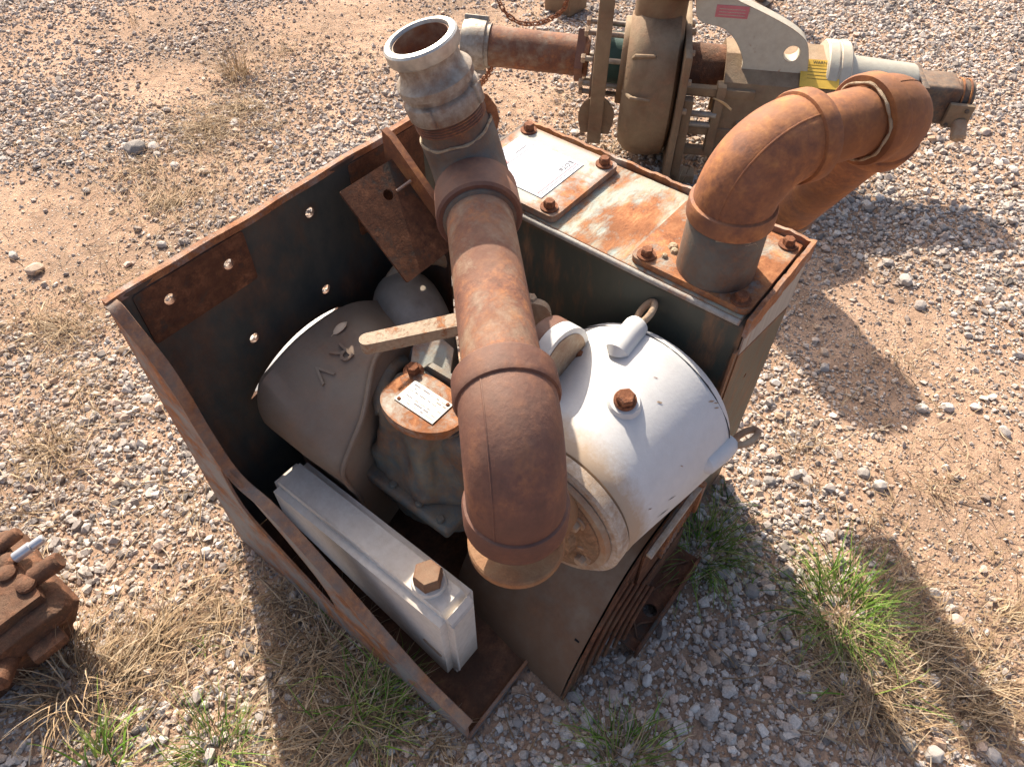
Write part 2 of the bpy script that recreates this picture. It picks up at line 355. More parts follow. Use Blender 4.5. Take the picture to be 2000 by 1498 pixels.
def smooth_line(pts, n=8, closed=False):
    pts = [V(p) for p in pts]; out = []; m_ = len(pts)
    for i in range(m_ if closed else m_ - 1):
        p1, p2 = pts[i], pts[(i + 1) % m_]
        p0 = pts[(i - 1) % m_] if closed or i else p1; p3 = pts[(i + 2) % m_] if closed or i + 2 < m_ else p2
        for j in range(n):
            t = j / n; out.append(.5 * ((2 * p1) + (p2 - p0) * t + (2 * p0 - 5 * p1 + 4 * p2 - p3) * t * t + (3 * p1 - p0 - 3 * p2 + p3) * t ** 3))
    if not closed: out.append(pts[-1])
    return out
from mathutils import noise as mnoise
def lumpy(o, cuts, amp, sc):
    me = o.data; bm = bmesh.new(); bm.from_mesh(me); bmesh.ops.triangulate(bm, faces=[f for f in bm.faces if len(f.verts) > 4])
    bmesh.ops.subdivide_edges(bm, edges=list(bm.edges), cuts=cuts, use_grid_fill=True); bm.normal_update()
    for v in bm.verts: v.co += v.normal * (amp * mnoise.fractal(v.co * sc, .7, 2.1, 3))
    bm.to_mesh(me); bm.free(); me.polygons.foreach_set('use_smooth', [True] * len(me.polygons)); me.set_sharp_from_angle(angle=R_(50)); return o
HEX = {}
def bolt(parent, p, axis, r=.011, h=.010, mat='bolt', washer=True, name='bolt', turn=0.0):
    key = (round(r, 4), round(h, 4), mat, washer)
    if key not in HEX:
        vs_, fs = [], []
        def ring(rr, z, n, a0=0): 
            s = len(vs_); vs_.extend([V((rr * math.cos(a0 + 2 * math.pi * i / n), rr * math.sin(a0 + 2 * math.pi * i / n), z)) for i in range(n)]); return s
        def tie(a, b, n):
            for i in range(n): fs.append((a + i, a + (i + 1) % n, b + (i + 1) % n, b + i))
        z0 = 0
        if washer:
            a = ring(r * 1.55, 0, 18); b = ring(r * 1.55, h * .28, 18); tie(a, b, 18); fs.append(tuple(range(b, b + 18))); z0 = h * .28
        a = ring(r, z0, 6); b = ring(r, z0 + h * .8, 6); c = ring(r * .82, z0 + h, 6); tie(a, b, 6); tie(b, c, 6); fs.append(tuple(range(c, c + 6)))
        me = raw(name, vs_, fs, 30); me.materials.append(M[mat]); HEX[key] = me
    q = V((0, 0, 1)).rotation_difference(V(axis).normalized()) @ Quaternion((0, 0, 1), turn)
    return link(name, HEX[key], None, parent, loc=V(p), rot=q)
def text(name, body, size, o, ex, ey, mat, parent, thick=.0004, **k):
    cu = bpy.data.curves.new('txt', 'FONT'); cu.body = body; cu.size = size; cu.extrude = thick; cu.align_x = 'CENTER'; cu.align_y = 'CENTER'; cu.resolution_u = 3
    t = bpy.data.objects.new('txt', cu); COL.objects.link(t); bpy.context.view_layer.update()
    me = bpy.data.meshes.new_from_object(t.evaluated_get(bpy.context.evaluated_depsgraph_get()))
    bpy.data.objects.remove(t); bpy.data.curves.remove(cu)
    ex, ey = V(ex).normalized(), V(ey).normalized(); ez = ex.cross(ey); o = V(o)
    for v in me.vertices: v.co = o + ex * v.co.x + ey * v.co.y + ez * v.co.z
    me.materials.clear(); return link(name, me, mat, parent, **k)
X_, Y_, Z_ = V((1, 0, 0)), V((0, 1, 0)), V((0, 0, 1))

# ================================================================== GROUND
def hgt(x, y):
    return (.006 * np.sin(2.1 * x + 1.3) * np.cos(1.7 * y + .4) + .004 * np.sin(6.3 * x - 2.2 * y) + .003 * np.cos(9.1 * y + 3.3 * x + 1)) - .012
def make_ground():
    xs = np.unique(np.concatenate([np.linspace(-90, -3, 16), np.linspace(-3, 7, 150), np.linspace(7, 90, 16)]))
    ys = np.unique(np.concatenate([np.linspace(-90, -4, 16), np.linspace(-4, 6, 150), np.linspace(6, 90, 16)]))
    gx, gy = np.meshgrid(xs, ys); gz = hgt(gx, gy); nx, ny = len(xs), len(ys)
    v_ = np.stack([gx, gy, gz], -1).reshape(-1, 3)
    i = np.arange(nx * ny).reshape(ny, nx)
    f_ = np.stack([i[:-1, :-1], i[:-1, 1:], i[1:, 1:], i[1:, :-1]], -1).reshape(-1, 4)
    me = bpy.data.meshes.new('ground'); me.from_pydata(v_.tolist(), [], f_.tolist()); me.update()
    me.polygons.foreach_set('use_smooth', [True] * len(me.polygons))
    o = link('ground', me, 'ground'); o['kind'] = 'structure'; return o
make_ground()

# ================================================================== HOUSING
H = .762
hs = thing('machine_housing', 'open rusty steel housing with a tall dark perforated back wall and slanted side panel', 'housing', (.3, -.3, 0))
holes = [[(.329 + .243 * math.cos(R_(t)), .215 + .243 * math.sin(R_(t))) for t in range(70, 139, 4)]] + [circle(c, .0105, 14) for c in ((.394, .70), (.387, .511), (.203, .516), (.206, .702), (.088, .706), (.60, .69))]
plate('back_wall', [(0.004, 0), (.735, 0), (.735, H - .004), (.03, H - .004), (.012, H - .010), (.004, H - .03)], holes, (0, .006, 0), X_, Z_, .006, 'wall', hs)
# folded rim along the top of the wall
rim = [(-.001, .006), (-.001, .738)]
N = 40; top = []
for i in range(N + 1):
    t = i / N; x = -.003 + t * .741; top.append((x, .0 + .0016 * math.sin(17 * x) + .0012 * math.sin(41 * x)))
lp = []
for x, dy in top: lp.append([V((x, -.002 + dy, H - .012)), V((x, -.001 + dy, H + .001)), V((x, .010 + dy, H + .002)), V((x, .0125 + dy, H - .012))])
loft('wall_rim', lp, 'edge', hs)
# side panel in the plane x = 0, free edge slanting to the front corner, long slot behind its lip
free = [(.004, .752), (-.010, .755), (-.034, .727), (-.080, .668), (-.100, .60), (-.112, .505), (-.149, .405), (-.249, .388), (-.363, .300), (-.499, .178), (-.590, .112), (-.694, .078)]
fr = smooth_line([(a, b, 0) for a, b in free], 5)
outl = [(-p.x, p.y) for p in fr] + [(.694, .0), (-.004, .0)]
slot = smooth_line([(.122, .425, 0), (.118, .28, 0), (.195, .205, 0), (.267, .155, 0), (.345, .112, 0), (.338, .20, 0), (.285, .285, 0), (.21, .365, 0)], 4, True)
plate('side_panel', outl, [[(p.x, p.y) for p in slot]], (-.003, 0, 0), -Y_, Z_, -.005, 'panel', hs)
# rolled lip on the slanting edge
lip = [V((.001, p.x, p.y)) for p in fr]
ll = []
for i, p in enumerate(lip):
    t = (lip[min(i + 1, len(lip) - 1)] - lip[max(i - 1, 0)]).normalized(); nn_ = t.cross(X_).normalized(); nn_ = nn_ if nn_.z > 0 else -nn_; wv = .0012 * math.sin(i * .9)
    ll.append([p + X_ * (-.007) - nn_ * .004, p + X_ * (-.008) + nn_ * .003, p + X_ * .013 + nn_ * (.004 + wv), p + X_ * .015 - nn_ * .001])
loft('panel_lip', ll, 'lip', hs)
box('floor_plate', (.003, -.69, -.012), (.61, -.002, .004), 'floor', hs, .002)
box('floor_lip', (-.001, -.697, -.012), (.30, -.690, .016), 'panel', hs, .002)
plate('mounting_pad', rrect(.035, .640, .250, .748, .006, 3), [circle((.206, .702), .0105, 14), circle((.088, .706), .0105, 14)], (0, -.0005, 0), X_, Z_, .003, 'pad', hs)
plate('mounting_pad', rrect(.50, .58, .70, .748, .006, 3), [circle((.60, .69), .0105, 14)], (0, -.0005, 0), X_, Z_, .003, 'pad', hs)
box('end_panel', (.600, -.150, .0), (.606, -.001, .66), 'wall', hs, .001)
# sloping angle bracket near the far end of the wall
s_ = V((0, -.14, -.125)).normalized(); nrm = V((0, -s_.z, s_.y)); nrm = nrm if nrm.z > 0 else -nrm
o_ = V((.437, -.045, .742))
plate('bracket_plate', rrect(0, 0, .15, .205, .004, 2), [circle((.082, .052), .011, 16)], o_, X_, s_, .005, 'pad', hs)
plate('bracket_web', [(0, -.03), (.25, -.03), (.25, .012), (.20, .03), (-.03, .035), (-.05, .028)], [], o_ + X_ * .152, s_, nrm, .015, 'elbow2', hs)  # orange rust tone stands in for sunlight on this web
sweep('bracket_pin', [o_ + X_ * .10 + s_ * .055 + nrm * .004, o_ + X_ * .10 + s_ * .055 + nrm * .02 + X_ * .03], .003, 'edge', hs, seg=8)

# ================================================================== TANK
TX0, TX1, TY0, TY1, TH = .620, .8766, -.780, -.149, .7208
tk = thing('hydraulic_tank', 'tall narrow dark green steel tank with rust-stained pale top', 'tank', ((TX0 + TX1) / 2, (TY0 + TY1) / 2, 0))
box('tank_body', (TX0, TY0, .0), (TX1, TY1, TH - .012), 'tank', tk, .010, 3)
box('top_panel', (TX0 + .006, TY0 + .010, TH - .016), (TX1 - .010, TY1 - .004, TH - .004), 'tanktop', tk, .004)
def jag(p0, p1, w_, h_, nm, mat='edge', amp=.0022):
    p0, p1 = V(p0), V(p1); d = p1 - p0; L = d.length; d.normalize(); sd_ = V((-d.y, d.x, 0)); n_ = int(L / .012) + 2; lp_ = []
    ph = random.random() * 9
    for i in range(n_ + 1):
        t = i / n_; c = p0 + d * (L * t); a = amp * (math.sin(31 * t * L * 3 + ph) + .6 * math.sin(83 * t * L * 3 + 2 * ph)); hh = h_ + a * .7
        lp_.append([c + sd_ * (-w_ / 2 + a * .3), c + sd_ * (-w_ / 2) + Z_ * hh, c + sd_ * (w_ / 2) + Z_ * hh, c + sd_ * (w_ / 2 + a * .3)])
    return loft(nm, lp_, mat, tk)
jag((TX1 - .003, TY1 + .002, TH - .03), (TX1 - .003, TY0 - .004, TH - .03), .007, .036, 'tank_rim')
jag((TX1, TY0 - .003, TH - .035), (TX0 + .004, TY0 - .003, TH - .035), .008, .040, 'tank_rim')
jag((TX0 + .01, TY1 + .001, TH - .03), (TX1, TY1 + .001, TH - .03), .006, .032, 'tank_rim', 'galvdark')
sweep('front_bead', [(TX0 + .004, TY1 - .01, TH - .010), (TX0 + .003, -.4, TH - .010), (TX0 + .003, -.6, TH - .0105), (TX0 + .004, TY0 + .01, TH - .010)], .0055, 'tankside', tk, seg=10)
# side sheets
plate('side_sheet', [(0, 0), (.235, 0), (.235, .575), (.0, .64)], [circle((.10, .50), .005, 10)], (TX0 + .006, TY0 - .001, 0), X_, Z_, .004, 'tank', tk)
plate('side_strip', [(0, .641), (.240, .576), (.246, .70), (0, .70)], [], (TX0 + .006, TY0 - .0015, 0), X_, Z_, .003, 'tankside', tk)
box('corner_flange', (TX0 - .014, TY0 - .004, .0), (TX0 - .001, TY0 + .001, .66), 'tank', tk, .001)
c1 = plate('cover_plate', rrect(.632, -.390, .850, -.160, .012), [], (0, 0, TH - .003), X_, Y_, .014, 'cover', tk)
c2 = plate('cover_plate', rrect(.634, -.774, .844, -.550, .016), [], (0, 0, TH - .003), X_, Y_, .012, 'cover2', tk)
zt = TH + .0112
for i, (x, y) in enumerate(((.833, -.180), (.829, -.368), (.652, -.366), (.652, -.18))): bolt(c1, (x, y, zt - .0002), (0, 0, 1), .0108, .013, turn=i * 1.1)
for i, (x, y) in enumerate(((.651, -.574), (.827, -.571), (.829, -.752), (.652, -.752))): bolt(c2, (x, y, zt - .0022), (0, 0, 1), .0108, .012, turn=.4 + i * .8)
# taped paper tag
pg = box('paper_tag', (.665, -.338, zt + .0008), (.803, -.180, zt + .0014), 'paper', c1, 0, label='white printed paper tag lying on the rusted cover')
def prt(a, b, mat, nm='print_line', z=0): box(nm, (a[0], a[1], zt + .0016 + z), (b[0], b[1], zt + .0018 + z), mat, c1, 0)
prt((.672, -.331), (.796, -.3298), 'greyprint'); prt((.672, -.187), (.796, -.186), 'greyprint'); prt((.672, -.33), (.6732, -.187), 'greyprint'); prt((.7948, -.33), (.796, -.187), 'greyprint')
prt((.674, -.3255), (.794, -.3235), 'pink'); prt((.674, -.222), (.794, -.2208), 'greyprint'); prt((.690, -.2195), (.720, -.207), 'pink'); prt((.75, -.212), (.785, -.2095), 'greyprint')
text('print_lettering', 'LOT#', .015, (.776, -.314, zt + .0017), -X_, -Y_, 'ink', c1, .0002)
for i, (x, y, r) in enumerate(((.700, -.598, .010), (.690, -.606, .008), (.668, -.60, .006))):
    lathe('rust_flake', [(0, 0), (r, .001), (r * .7, .006), (0, .008)], (x, y, zt - .003), Z_, 'bead', c2, 7)

# ================================================================== RETURN PIPE (U-bend on the tank)
up_ = thing('return_pipe', 'rust orange U-shaped pipe rising from the tank cover and looping back over the gravel', 'pipe', (.70, -.68, TH))
K1 = V((.700, -.680, .950)); d1 = V((.906, -.42, -.045)).normalized(); K2 = K1 + d1 * .312
E_ = V((1.205, -.640, .530)); d2 = (E_ - K2).normalized()
PR, ER, CR = .0525, .0635, .0695
sk = lathe('base_socket', [(.066, 0), (.0655, .02), (.064, .100), (.0615, .104), (.0575, .103), (.0575, .08)], (.700, -.680, TH + .006), Z_, 'galvdark', up_, 40)
cyl('riser', (.700, -.680, TH + .11), (.700, -.680, .89), PR, 'elbow2', up_, bev=.001)
a1 = arc(K1, Z_, d1, .086, 16)
sweep('elbow', a1, ER, 'elbow2', up_, 36)
def collar(p, d, nm, L=.040, r=CR, mat='elbow2', par=up_): 
    d = V(d).normalized(); return lathe(nm, [(r - .012, 0), (r - .002, .001), (r, .004), (r, L - .006), (r - .0015, L - .002), (ER - .002, L)], V(p), d, mat, par, 40)
collar(a1[0] - Z_ * .028, Z_, 'collar', .034); collar(a1[-1] + d1 * .026, -d1, 'collar', .032)
a2 = arc(K2, d1, d2, .086, 16)
cyl('cross_pipe', a1[-1] + d1 * .02, a2[0] - d1 * .02, PR, 'elbow2', up_, bev=.001)
sweep('elbow', a2, ER, 'elbow2', up_, 36)
collar(a2[0] - d1 * .028, d1, 'collar', .034); collar(a2[-1] + d2 * .026, -d2, 'collar', .032)
Pe = E_
cyl('drop_pipe', a2[-1] + d2 * .01, Pe, .0545, 'elbow2', up_, bev=.001)
lathe('end_socket', [(.050, 0), (.060, .002), (.061, .02), (.060, .060), (.055, .066), (.048, .066), (.047, .01)], Pe - d2 * .03, d2, 'flange', up_, 32)
def bead(p, d, r, nm='weld_bead', a0=0, a1=2 * math.pi, t=.0035, mat='bead', par=up_):
    x, y, a = basis(d); n_ = int(44 * (a1 - a0) / (2 * math.pi)) + 3; pts = []; rr = []
    for i in range(n_):
        th = a0 + (a1 - a0) * i / (n_ - 1); q = r + .001 * math.sin(9 * th + 1)
        pts.append(V(p) + x * (q * math.cos(th)) + y * (q * math.sin(th)) + a * (.002 * math.sin(5 * th))); rr.append(t * (.55 + .45 * abs(math.sin(7.3 * th + .6))))
    sweep(nm, pts, rr, mat, par, 6)
bead((.700, -.680, TH + .108), Z_, .0595); bead(a1[-1] + d1 * .028, d1, .0575, t=.0028); bead(a2[0] - d1 * .031, d1, .0580, t=.0028); bead(a2[-1] + d2 * .029, d2, .0565, t=.0028)
sweep('thread_tape', [V((.700, -.680, 0)) + V((-.062 * math.cos(.9 + t), -.062 * math.sin(.9 + t), TH + .104 - max(0, t - .3) * .085)) for t in np.linspace(0, 1.25, 14)], .0022, 'bead', up_, 6)

# ================================================================== DISCHARGE PIPE (big pipe over the machine)
dp = thing('discharge_pipe', 'thick rusty pipe with elbow and upturned aluminium coupling lying across the machine', 'pipe', (.148, -.686, .585))
J1 = V((.592, -.236, .785)); J0 = V((.150, -.684, .786)); dr = (J0 - J1).normalized()
UPD = V((-.045, .36, .93)).normalized()
UPD = (V((.536, -.177, 1.055)) - J1).normalized()
ER = .066; PR = .0565
b1 = arc(J0, dr, -Z_, .100, 18)
sweep('elbow', b1, [ER + .002] * len(b1), 'elbow', dp, 40)
def collar2(p, d, nm, L, r, mat): lathe(nm, [(r - .013, 0), (r - .003, .0012), (r, .005), (r + .0005, L - .008), (r - .002, L - .002), (ER, L)], V(p), V(d).normalized(), mat, dp, 44)
collar2(b1[0] - dr * .040, dr, 'collar', .048, .0735, 'elbow')
collar2(b1[-1] - Z_ * .042, Z_, 'collar', .050, .0735, 'elbow')
bead(b1[-1] - Z_ * .001, Z_, .0675, par=dp, mat='elbow', t=.002)
def seam(pts, r, ang_, mat, par):
    c_ = sum(pts, V((0, 0, 0))) / len(pts); out = []
    for i, p in enumerate(pts):
        t = (pts[min(i + 1, len(pts) - 1)] - pts[max(i - 1, 0)]).normalized(); o6 = (p - c_); o6 = (pts[len(pts) // 2] - (pts[0] + pts[-1]) / 2).normalized(); o6 = (o6 - t * o6.dot(t)).normalized(); b6 = t.cross(o6)
        out.append(p + (o6 * math.cos(ang_) + b6 * math.sin(ang_)) * (r - .0006))
    sweep('casting_seam', out, .0016, mat, par, 6)
seam(b1, ER + .002, .55, 'elbow', dp); seam(a1, .0635, .5, 'elbow2', up_); seam(a2, .0635, -.4, 'elbow2', up_)
b2 = arc(J1, -UPD, dr, .075, 14)
cyl('straight_pipe', b2[-1] + dr * .0, b1[0] - dr * .01, PR, 'pipe', dp, bev=.001, seg=44)
sweep('elbow', b2, .0655, 'galvdark', dp, 40)
lathe('coupling', [(.050, 0), (.070, .001), (.0725, .005), (.0730, .074), (.069, .079), (.050, .079)], b2[-1] - dr * .012, dr, 'elbow', dp, 44)
ringlathe('gap_shade_ring', [(.056, 0), (.062, .001), (.0615, .006), (.056, .008)], b2[-1] + dr * .066, dr, 'galvdark', dp, 44)  # darker ring stands in for the shadowed gap at the coupling's end
cp = b2[0]
lathe('threaded_nipple', [(.058, -.01), (.0655, 0.0), (.0655, .012), (.0645, .014), (.060, .018), (.0595, .062)], cp, UPD, 'galvdark', dp, 40)
bead(cp + UPD * .016, UPD, .063, par=dp, t=.003)
for i in range(5):
    x, y, a = basis(UPD); r_ = .0605
    sweep('thread', [cp + UPD * (.038 + i * .005) + (x * math.cos(t) + y * math.sin(t)) * r_ for t in np.linspace(0, 6.283, 37)], .0018, 'pipe', dp, 5, cap=False)
cl = V((cp + UPD * .058))
# cam-and-groove adapter: threaded band with lugs, neck, groove, bright lip, open bore
cf = ringlathe('coupling_fitting', [(.054, 0), (.0625, .0), (.0650, .004), (.0660, .030), (.0640, .033), (.0585, .036), (.0580, .044), (.0640, .047), (.0645, .060), (.0620, .063), (.0560, .067), (.0515, .074), (.0510, .094), (.0540, .100), (.048, .101)], cl, UPD, 'galv', dp, 56)
ringlathe('coupling_lip', [(.0475, .100), (.0590, .099), (.0610, .102), (.0610, .119), (.0580, .122), (.0495, .123), (.0480, .121)], cl, UPD, 'bright', dp, 56)
ringlathe('bore_sleeve', [(.0455, -.05), (.0470, -.05), (.0470, .118), (.0455, .118)], cl, UPD, 'pipe', dp, 40)
x, y, a = basis(UPD)
for th in (.35, 1.92, 3.49, 5.06):
    e = x * math.cos(th) + y * math.sin(th); tnn = a.cross(e)
    box('coupling_lug', (.057, -.009, .004), (.0700, .009, .036), 'galv', cf, .003, fr=(cl, e, tnn, a))
# rounded steel disc clamped behind the elbow
rr_ = (RIGHT - a * RIGHT.dot(a)).normalized(); ff_ = a.cross(rr_)
for sg, hh, off in ((-1, .045, -.050), (1, .055, .0)):
    e = (rr_ * sg + ff_ * (.45 if ff_.dot(FWD) > 0 else -.45)).normalized()
    plate('side_tab', [(.050, -.03), (.064, -.03), (.076, -.012), (.078, .012), (.070, hh * .7), (.054, hh)], [], cp + a * (off + .01) + a.cross(e) * -.003, e, a, .007, 'edge', dp)

# ================================================================== PUMP
pm = thing('vacuum_pump', 'white-ended rotary pump with dark green gear case, nameplate and lever, bolted inside the housing', 'pump', (.35, -.5, .2))
CY, CZ = -.657, .468
casing = lathe('end_casing', [(.118, .0), (.140, .002), (.1435, .010), (.1440, .022), (.150, .06), (.160, .12), (.172, .19), (.180, .245), (.181, .262), (.1745, .276), (.150, .287), (.06, .292), (0, .292)],
               (.305, CY, CZ), X_, 'stained', pm, 72)
ringlathe('casing_ring', [(.119, -.030), (.138, -.030), (.1425, -.026), (.1425, -.004), (.119, .001)], (.305, CY, CZ), X_, 'whitedust', casing, 64)
ringlathe('casing_seal', [(.110, -.042), (.124, -.042), (.127, -.032), (.110, -.030)], (.305, CY, CZ), X_, 'flange', casing, 56)
lathe('bearing_cap', [(.113, -.030), (.112, -.045), (.100, -.052), (.075, -.054), (.070, -.066), (.045, -.070), (0, -.070)], (.305, CY, CZ), X_, 'grime', pm, 48)
for i in range(6):
    t = .3 + i * 1.047; bolt(pm, (.256, CY + .092 * math.cos(t), CZ + .092 * math.sin(t)), (-1, 0, 0), .010, .012, 'flange')
for i in range(22):     # caked oily dirt on the cap
    t = random.uniform(0, 6.28); rr = random.uniform(.02, .10); s = random.uniform(.006, .016)
    lathe('grime_lump', [(0, -s * .7), (s, -s * .2), (s * .8, s * .3), (0, s * .5)], (.252, CY + rr * math.cos(t), CZ + rr * math.sin(t)), (-1, random.uniform(-.4, .4), random.uniform(-.4, .4)), random.choice(('grime', 'grime', 'flange')), pm, 7)
# seam where casing meets its end cover, scratches
def oncas(x, th, d=0.0):
    t = (x - .305); prof = [(0, .1435), (.06, .150), (.12, .160), (.19, .172), (.245, .180), (.30, .18)]
    for (a_, r_), (b_, r2) in zip(prof, prof[1:]):
        if a_ <= t <= b_: r = r_ + (r2 - r_) * (t - a_) / (b_ - a_); break
    return V((x, CY + (r + d) * math.cos(th), CZ + (r + d) * math.sin(th)))
bead(V((.5635, CY, CZ)), X_, .1812, 'casing_seam', t=.0013, mat='ink', par=casing)
for x_, th, L_, w_, mt3 in ((.400, 2.95, .020, .0022, 'ink'), (.375, 3.10, .032, .003, 'ink'), (.352, 2.80, .010, .002, 'bolt'), (.545, 2.35, .012, .004, 'flange'), (.553, 2.40, .010, .003, 'flange'), (.548, 2.44, .012, .003, 'flange'), (.47, 1.98, .006, .006, 'flange'), (.50, 1.80, .004, .003, 'bolt'), (.44, 2.65, .005, .003, 'flange'), (.52, 2.9, .006, .0025, 'bolt')):
    vs_, fs = [], []
    for k_ in range(5):
        xx = x_ + L_ * k_ / 4; ww = w_ * (1 - abs(k_ - 2) / 2.4); vs_ += [oncas(xx, th - ww / .32 + .01 * k_, .0007), oncas(xx, th + ww / .32 + .01 * k_, .0007)]
    for k_ in range(4): fs.append((2 * k_, 2 * k_ + 1, 2 * k_ + 3, 2 * k_ + 2))
    obj('paint_chip', vs_, fs, mt3, casing)
# plug in its boss
pn = V((-.16, -.13, .98)).normalized(); pb = V((.432, CY - .028, CZ + .158))
lathe('plug_boss', [(.036, -.014), (.029, -.002), (.0265, .005), (.0245, .008), (.0, .008)], pb, pn, 'white', casing, 32)
pl = lathe('plug', [(.0185, .0), (.019, .006), (.0175, .008)], pb + pn * .007, pn, 'bolt', casing, 28)
bolt(casing, pb + pn * .0148, pn, .0158, .012, 'bolt', False, 'plug_head', .3)
# lug with lifting eye, twice on the far rim
def eye(th, tilt):
    e = V((0, math.cos(th), math.sin(th))); c = V((.545, CY, CZ)) + e * .176
    tn = V((0, -math.sin(th), math.cos(th))); k6 = .0 if th < 2 else .010
    vs_, fs = sweep_data([c - X_ * .040 - e * (.004 + k6), c - X_ * .038 - e * k6, c + X_ * .0 + e * (.008 - k6), c + X_ * .022 + e * (.010 - k6), c + X_ * .028 + e * (.010 - k6)], [.015, .021, .022, .022, .020], 20)
    obj('eye_lug', vs_, fs, 'white', casing)
    o2 = c + X_ * .026 + e * .012; up2 = (X_ * .92 + e * .42 + tn * tilt).normalized(); pts = []
    side = (e * .45 - X_ * .2 + tn * 1.0) if th < 2 else (e * .75 - X_ * .35 - tn * .3); side = (side - up2 * side.dot(up2)).normalized()
    ring = []
    for i in range(29):
        t = 2 * math.pi * i / 28; ring.append(o2 + up2 * (.027 - .023 * math.cos(t)) + side * (.0145 * math.sin(t)))
    sweep('lifting_eye', ring, .0062, 'flange' if th > .9 else 'edge', casing, 12, cap=False)
    cyl('eye_shank', o2 - up2 * .012, o2 + up2 * .006, .010, 'flange' if th > .9 else 'edge', casing, bev=.002, seg=16)
eye(R_(78), .1); eye(R_(172), -.2)
# flanged lug pair at the side of the casing
lz = V((.470, -.530, .585))
def lugplate(nm, y0, th_, mat, sc=1.0, par=pm):
    o3 = V((.443, y0, .622)); ol = smooth_line([(-.085, -.05, 0), (-.075, .03, 0), (-.03, .072, 0), (.02, .066, 0), (.062, .03, 0), (.085, -.03, 0), (.08, -.09, 0), (-.04, -.10, 0)], 5, True)
    return plate(nm, [(p.x * sc, p.y * sc) for p in ol], [], o3, X_, Z_, th_, mat, par)
lugplate('gasket_plate', -.508, .022, 'elbow'); lugplate('lug_plate', -.5305, .024, 'white'); 
lugplate('lug_face', -.5548, .0015, 'flange', .84)
loft('lug_neck', [[V((.425 + .03 * math.cos(t) * s_2, y0 - .018, .560 + .03 * math.sin(t) * s_2 - dz)) for t in np.linspace(0, 6.283, 25)[:-1]] for y0, s_2, dz in ((-.536, .75, 0), (-.56, .9, .01), (-.60, 1.2, .03))], 'white', pm)
bolt(pm, (.490, -.5565, .602), (0, -1, 0), .011, .012, 'bolt', False)
# inlet: flange below the elbow, neck into the bearing cap
fc = V((.150, -.686, .596))
lathe('inlet_flange', [(.050, .008), (.0690, .008), (.0715, .005), (.0715, -.006), (.068, -.011), (.058, -.013), (.05, -.03)], fc - Z_ * .016, Z_, 'inlet', pm, 44)
sweep('inlet_neck', smooth_line([fc - Z_ * .018, fc + V((.018, .003, -.036)), fc + V((.07, .010, -.050)), fc + V((.13, .022, -.062))], 6), [.064, .063, .061, .059, .057, .055, .054, .053, .052, .052, .052, .052, .053, .054, .055, .056, .056, .056, .056, .045, .044, .043, .043, .043, .043, .044, .045, .046, .047, .048, .048, .048, .048][:19], 'inlet', pm, 28)
# gear case
gx0, gx1 = .205, .43
gl = []
for z, rx, ry, lob in ((.20, .10, .13, .0), (.296, .10, .13, .0), (.304, .104, .132, .03), (.325, .101, .128, .07), (.355, .094, .118, .10), (.39, .086, .108, .11), (.425, .080, .100, .10), (.455, .076, .096, .07), (.476, .070, .092, .03)):
    gl.append([V((.318 + rx * (1 + lob * math.cos(7 * t + .6)) * abs(math.cos(t)) ** .8 * (1 if math.cos(t) > 0 else -1), -.345 + ry * (1 + lob * math.cos(7 * t + .6)) * abs(math.sin(t)) ** .8 * (1 if math.sin(t) > 0 else -1), z)) for t in np.linspace(0, 2 * math.pi, 57)[:-1]])
gc = lumpy(loft('gear_case', gl, 'gear', pm, ang=60), 1, .006, 22)
box('case_flange', (.198, -.484, .272), (.44, -.198, .300), 'gear', pm, .010, 3)
for yy in (-.455, -.40, -.33, -.25, -.215): bolt(pm, (.2125, yy, .2985), (0, 0, 1), .0085, .010, 'gear', False)
capo = smooth_line([(.248, -.295, 0), (.236, -.345, 0), (.248, -.395, 0), (.285, -.432, 0), (.335, -.43, 0), (.355, -.38, 0), (.355, -.31, 0), (.33, -.278, 0), (.28, -.272, 0)], 6, True)
gcap = plate('case_cap', [(p.x, p.y) for p in capo], [], (0, 0, .474), X_, Y_, .022, 'gearcap', pm)
npl = box('nameplate', (.272, -.400, .4968), (.329, -.305, .4986), 'plate', gcap, .0006, 1, label='pale stamped metal nameplate with rows of worn print')
for i in range(7):
    xx = .2785 + i * .0068; yy = -.395
    while yy < -.318:
        L_ = random.uniform(.004, .020); 
        if random.random() < .78: box('plate_print', (xx, yy, .4987), (xx + random.choice((.0014, .0022, .0030)), min(yy + L_, -.312), .49885), random.choice(('greyprint', 'plateink')), gcap, 0)
        yy += L_ + random.uniform(.003, .008)
for p in ((.278, -.312), (.323, -.392)): lathe('rivet', [(.004, 0), (.0035, .002), (0, .003)], (p[0], p[1], .4985), Z_, 'bolt', gcap, 10)
# upright pale bracket plate and its bolts behind the nameplate
bz = PZ(835, 700, .47)
plate('bracket_tab', [(-.055, -.05), (.03, -.055), (.062, .02), (.045, .05), (-.01, .058)], [], (.372, -.292, .482), V((.8, -.55, .15)), V((.5, .75, .28)), .006, 'cover', pm)
bolt(pm, (.345, -.285, .491), (-.1, -.1, 1), .013, .018, 'bolt'); 
plate('back_flange', [(-.075, -.06), (.075, -.06), (.075, .02), (.05, .045), (-.04, .05), (-.075, .02)], [], (.366, -.355, .46), Y_, Z_, .012, 'gear', pm)
sweep('case_arm', smooth_line([(.262, -.285, .452), (.288, -.250, .468), (.330, -.232, .478), (.372, -.225, .46)], 6), [.020] * 19, 'gear', pm, 14, flat=.7)
box('pump_body', (.27, -.525, .18), (.50, -.40, .475), 'gear', pm, .03, 4)
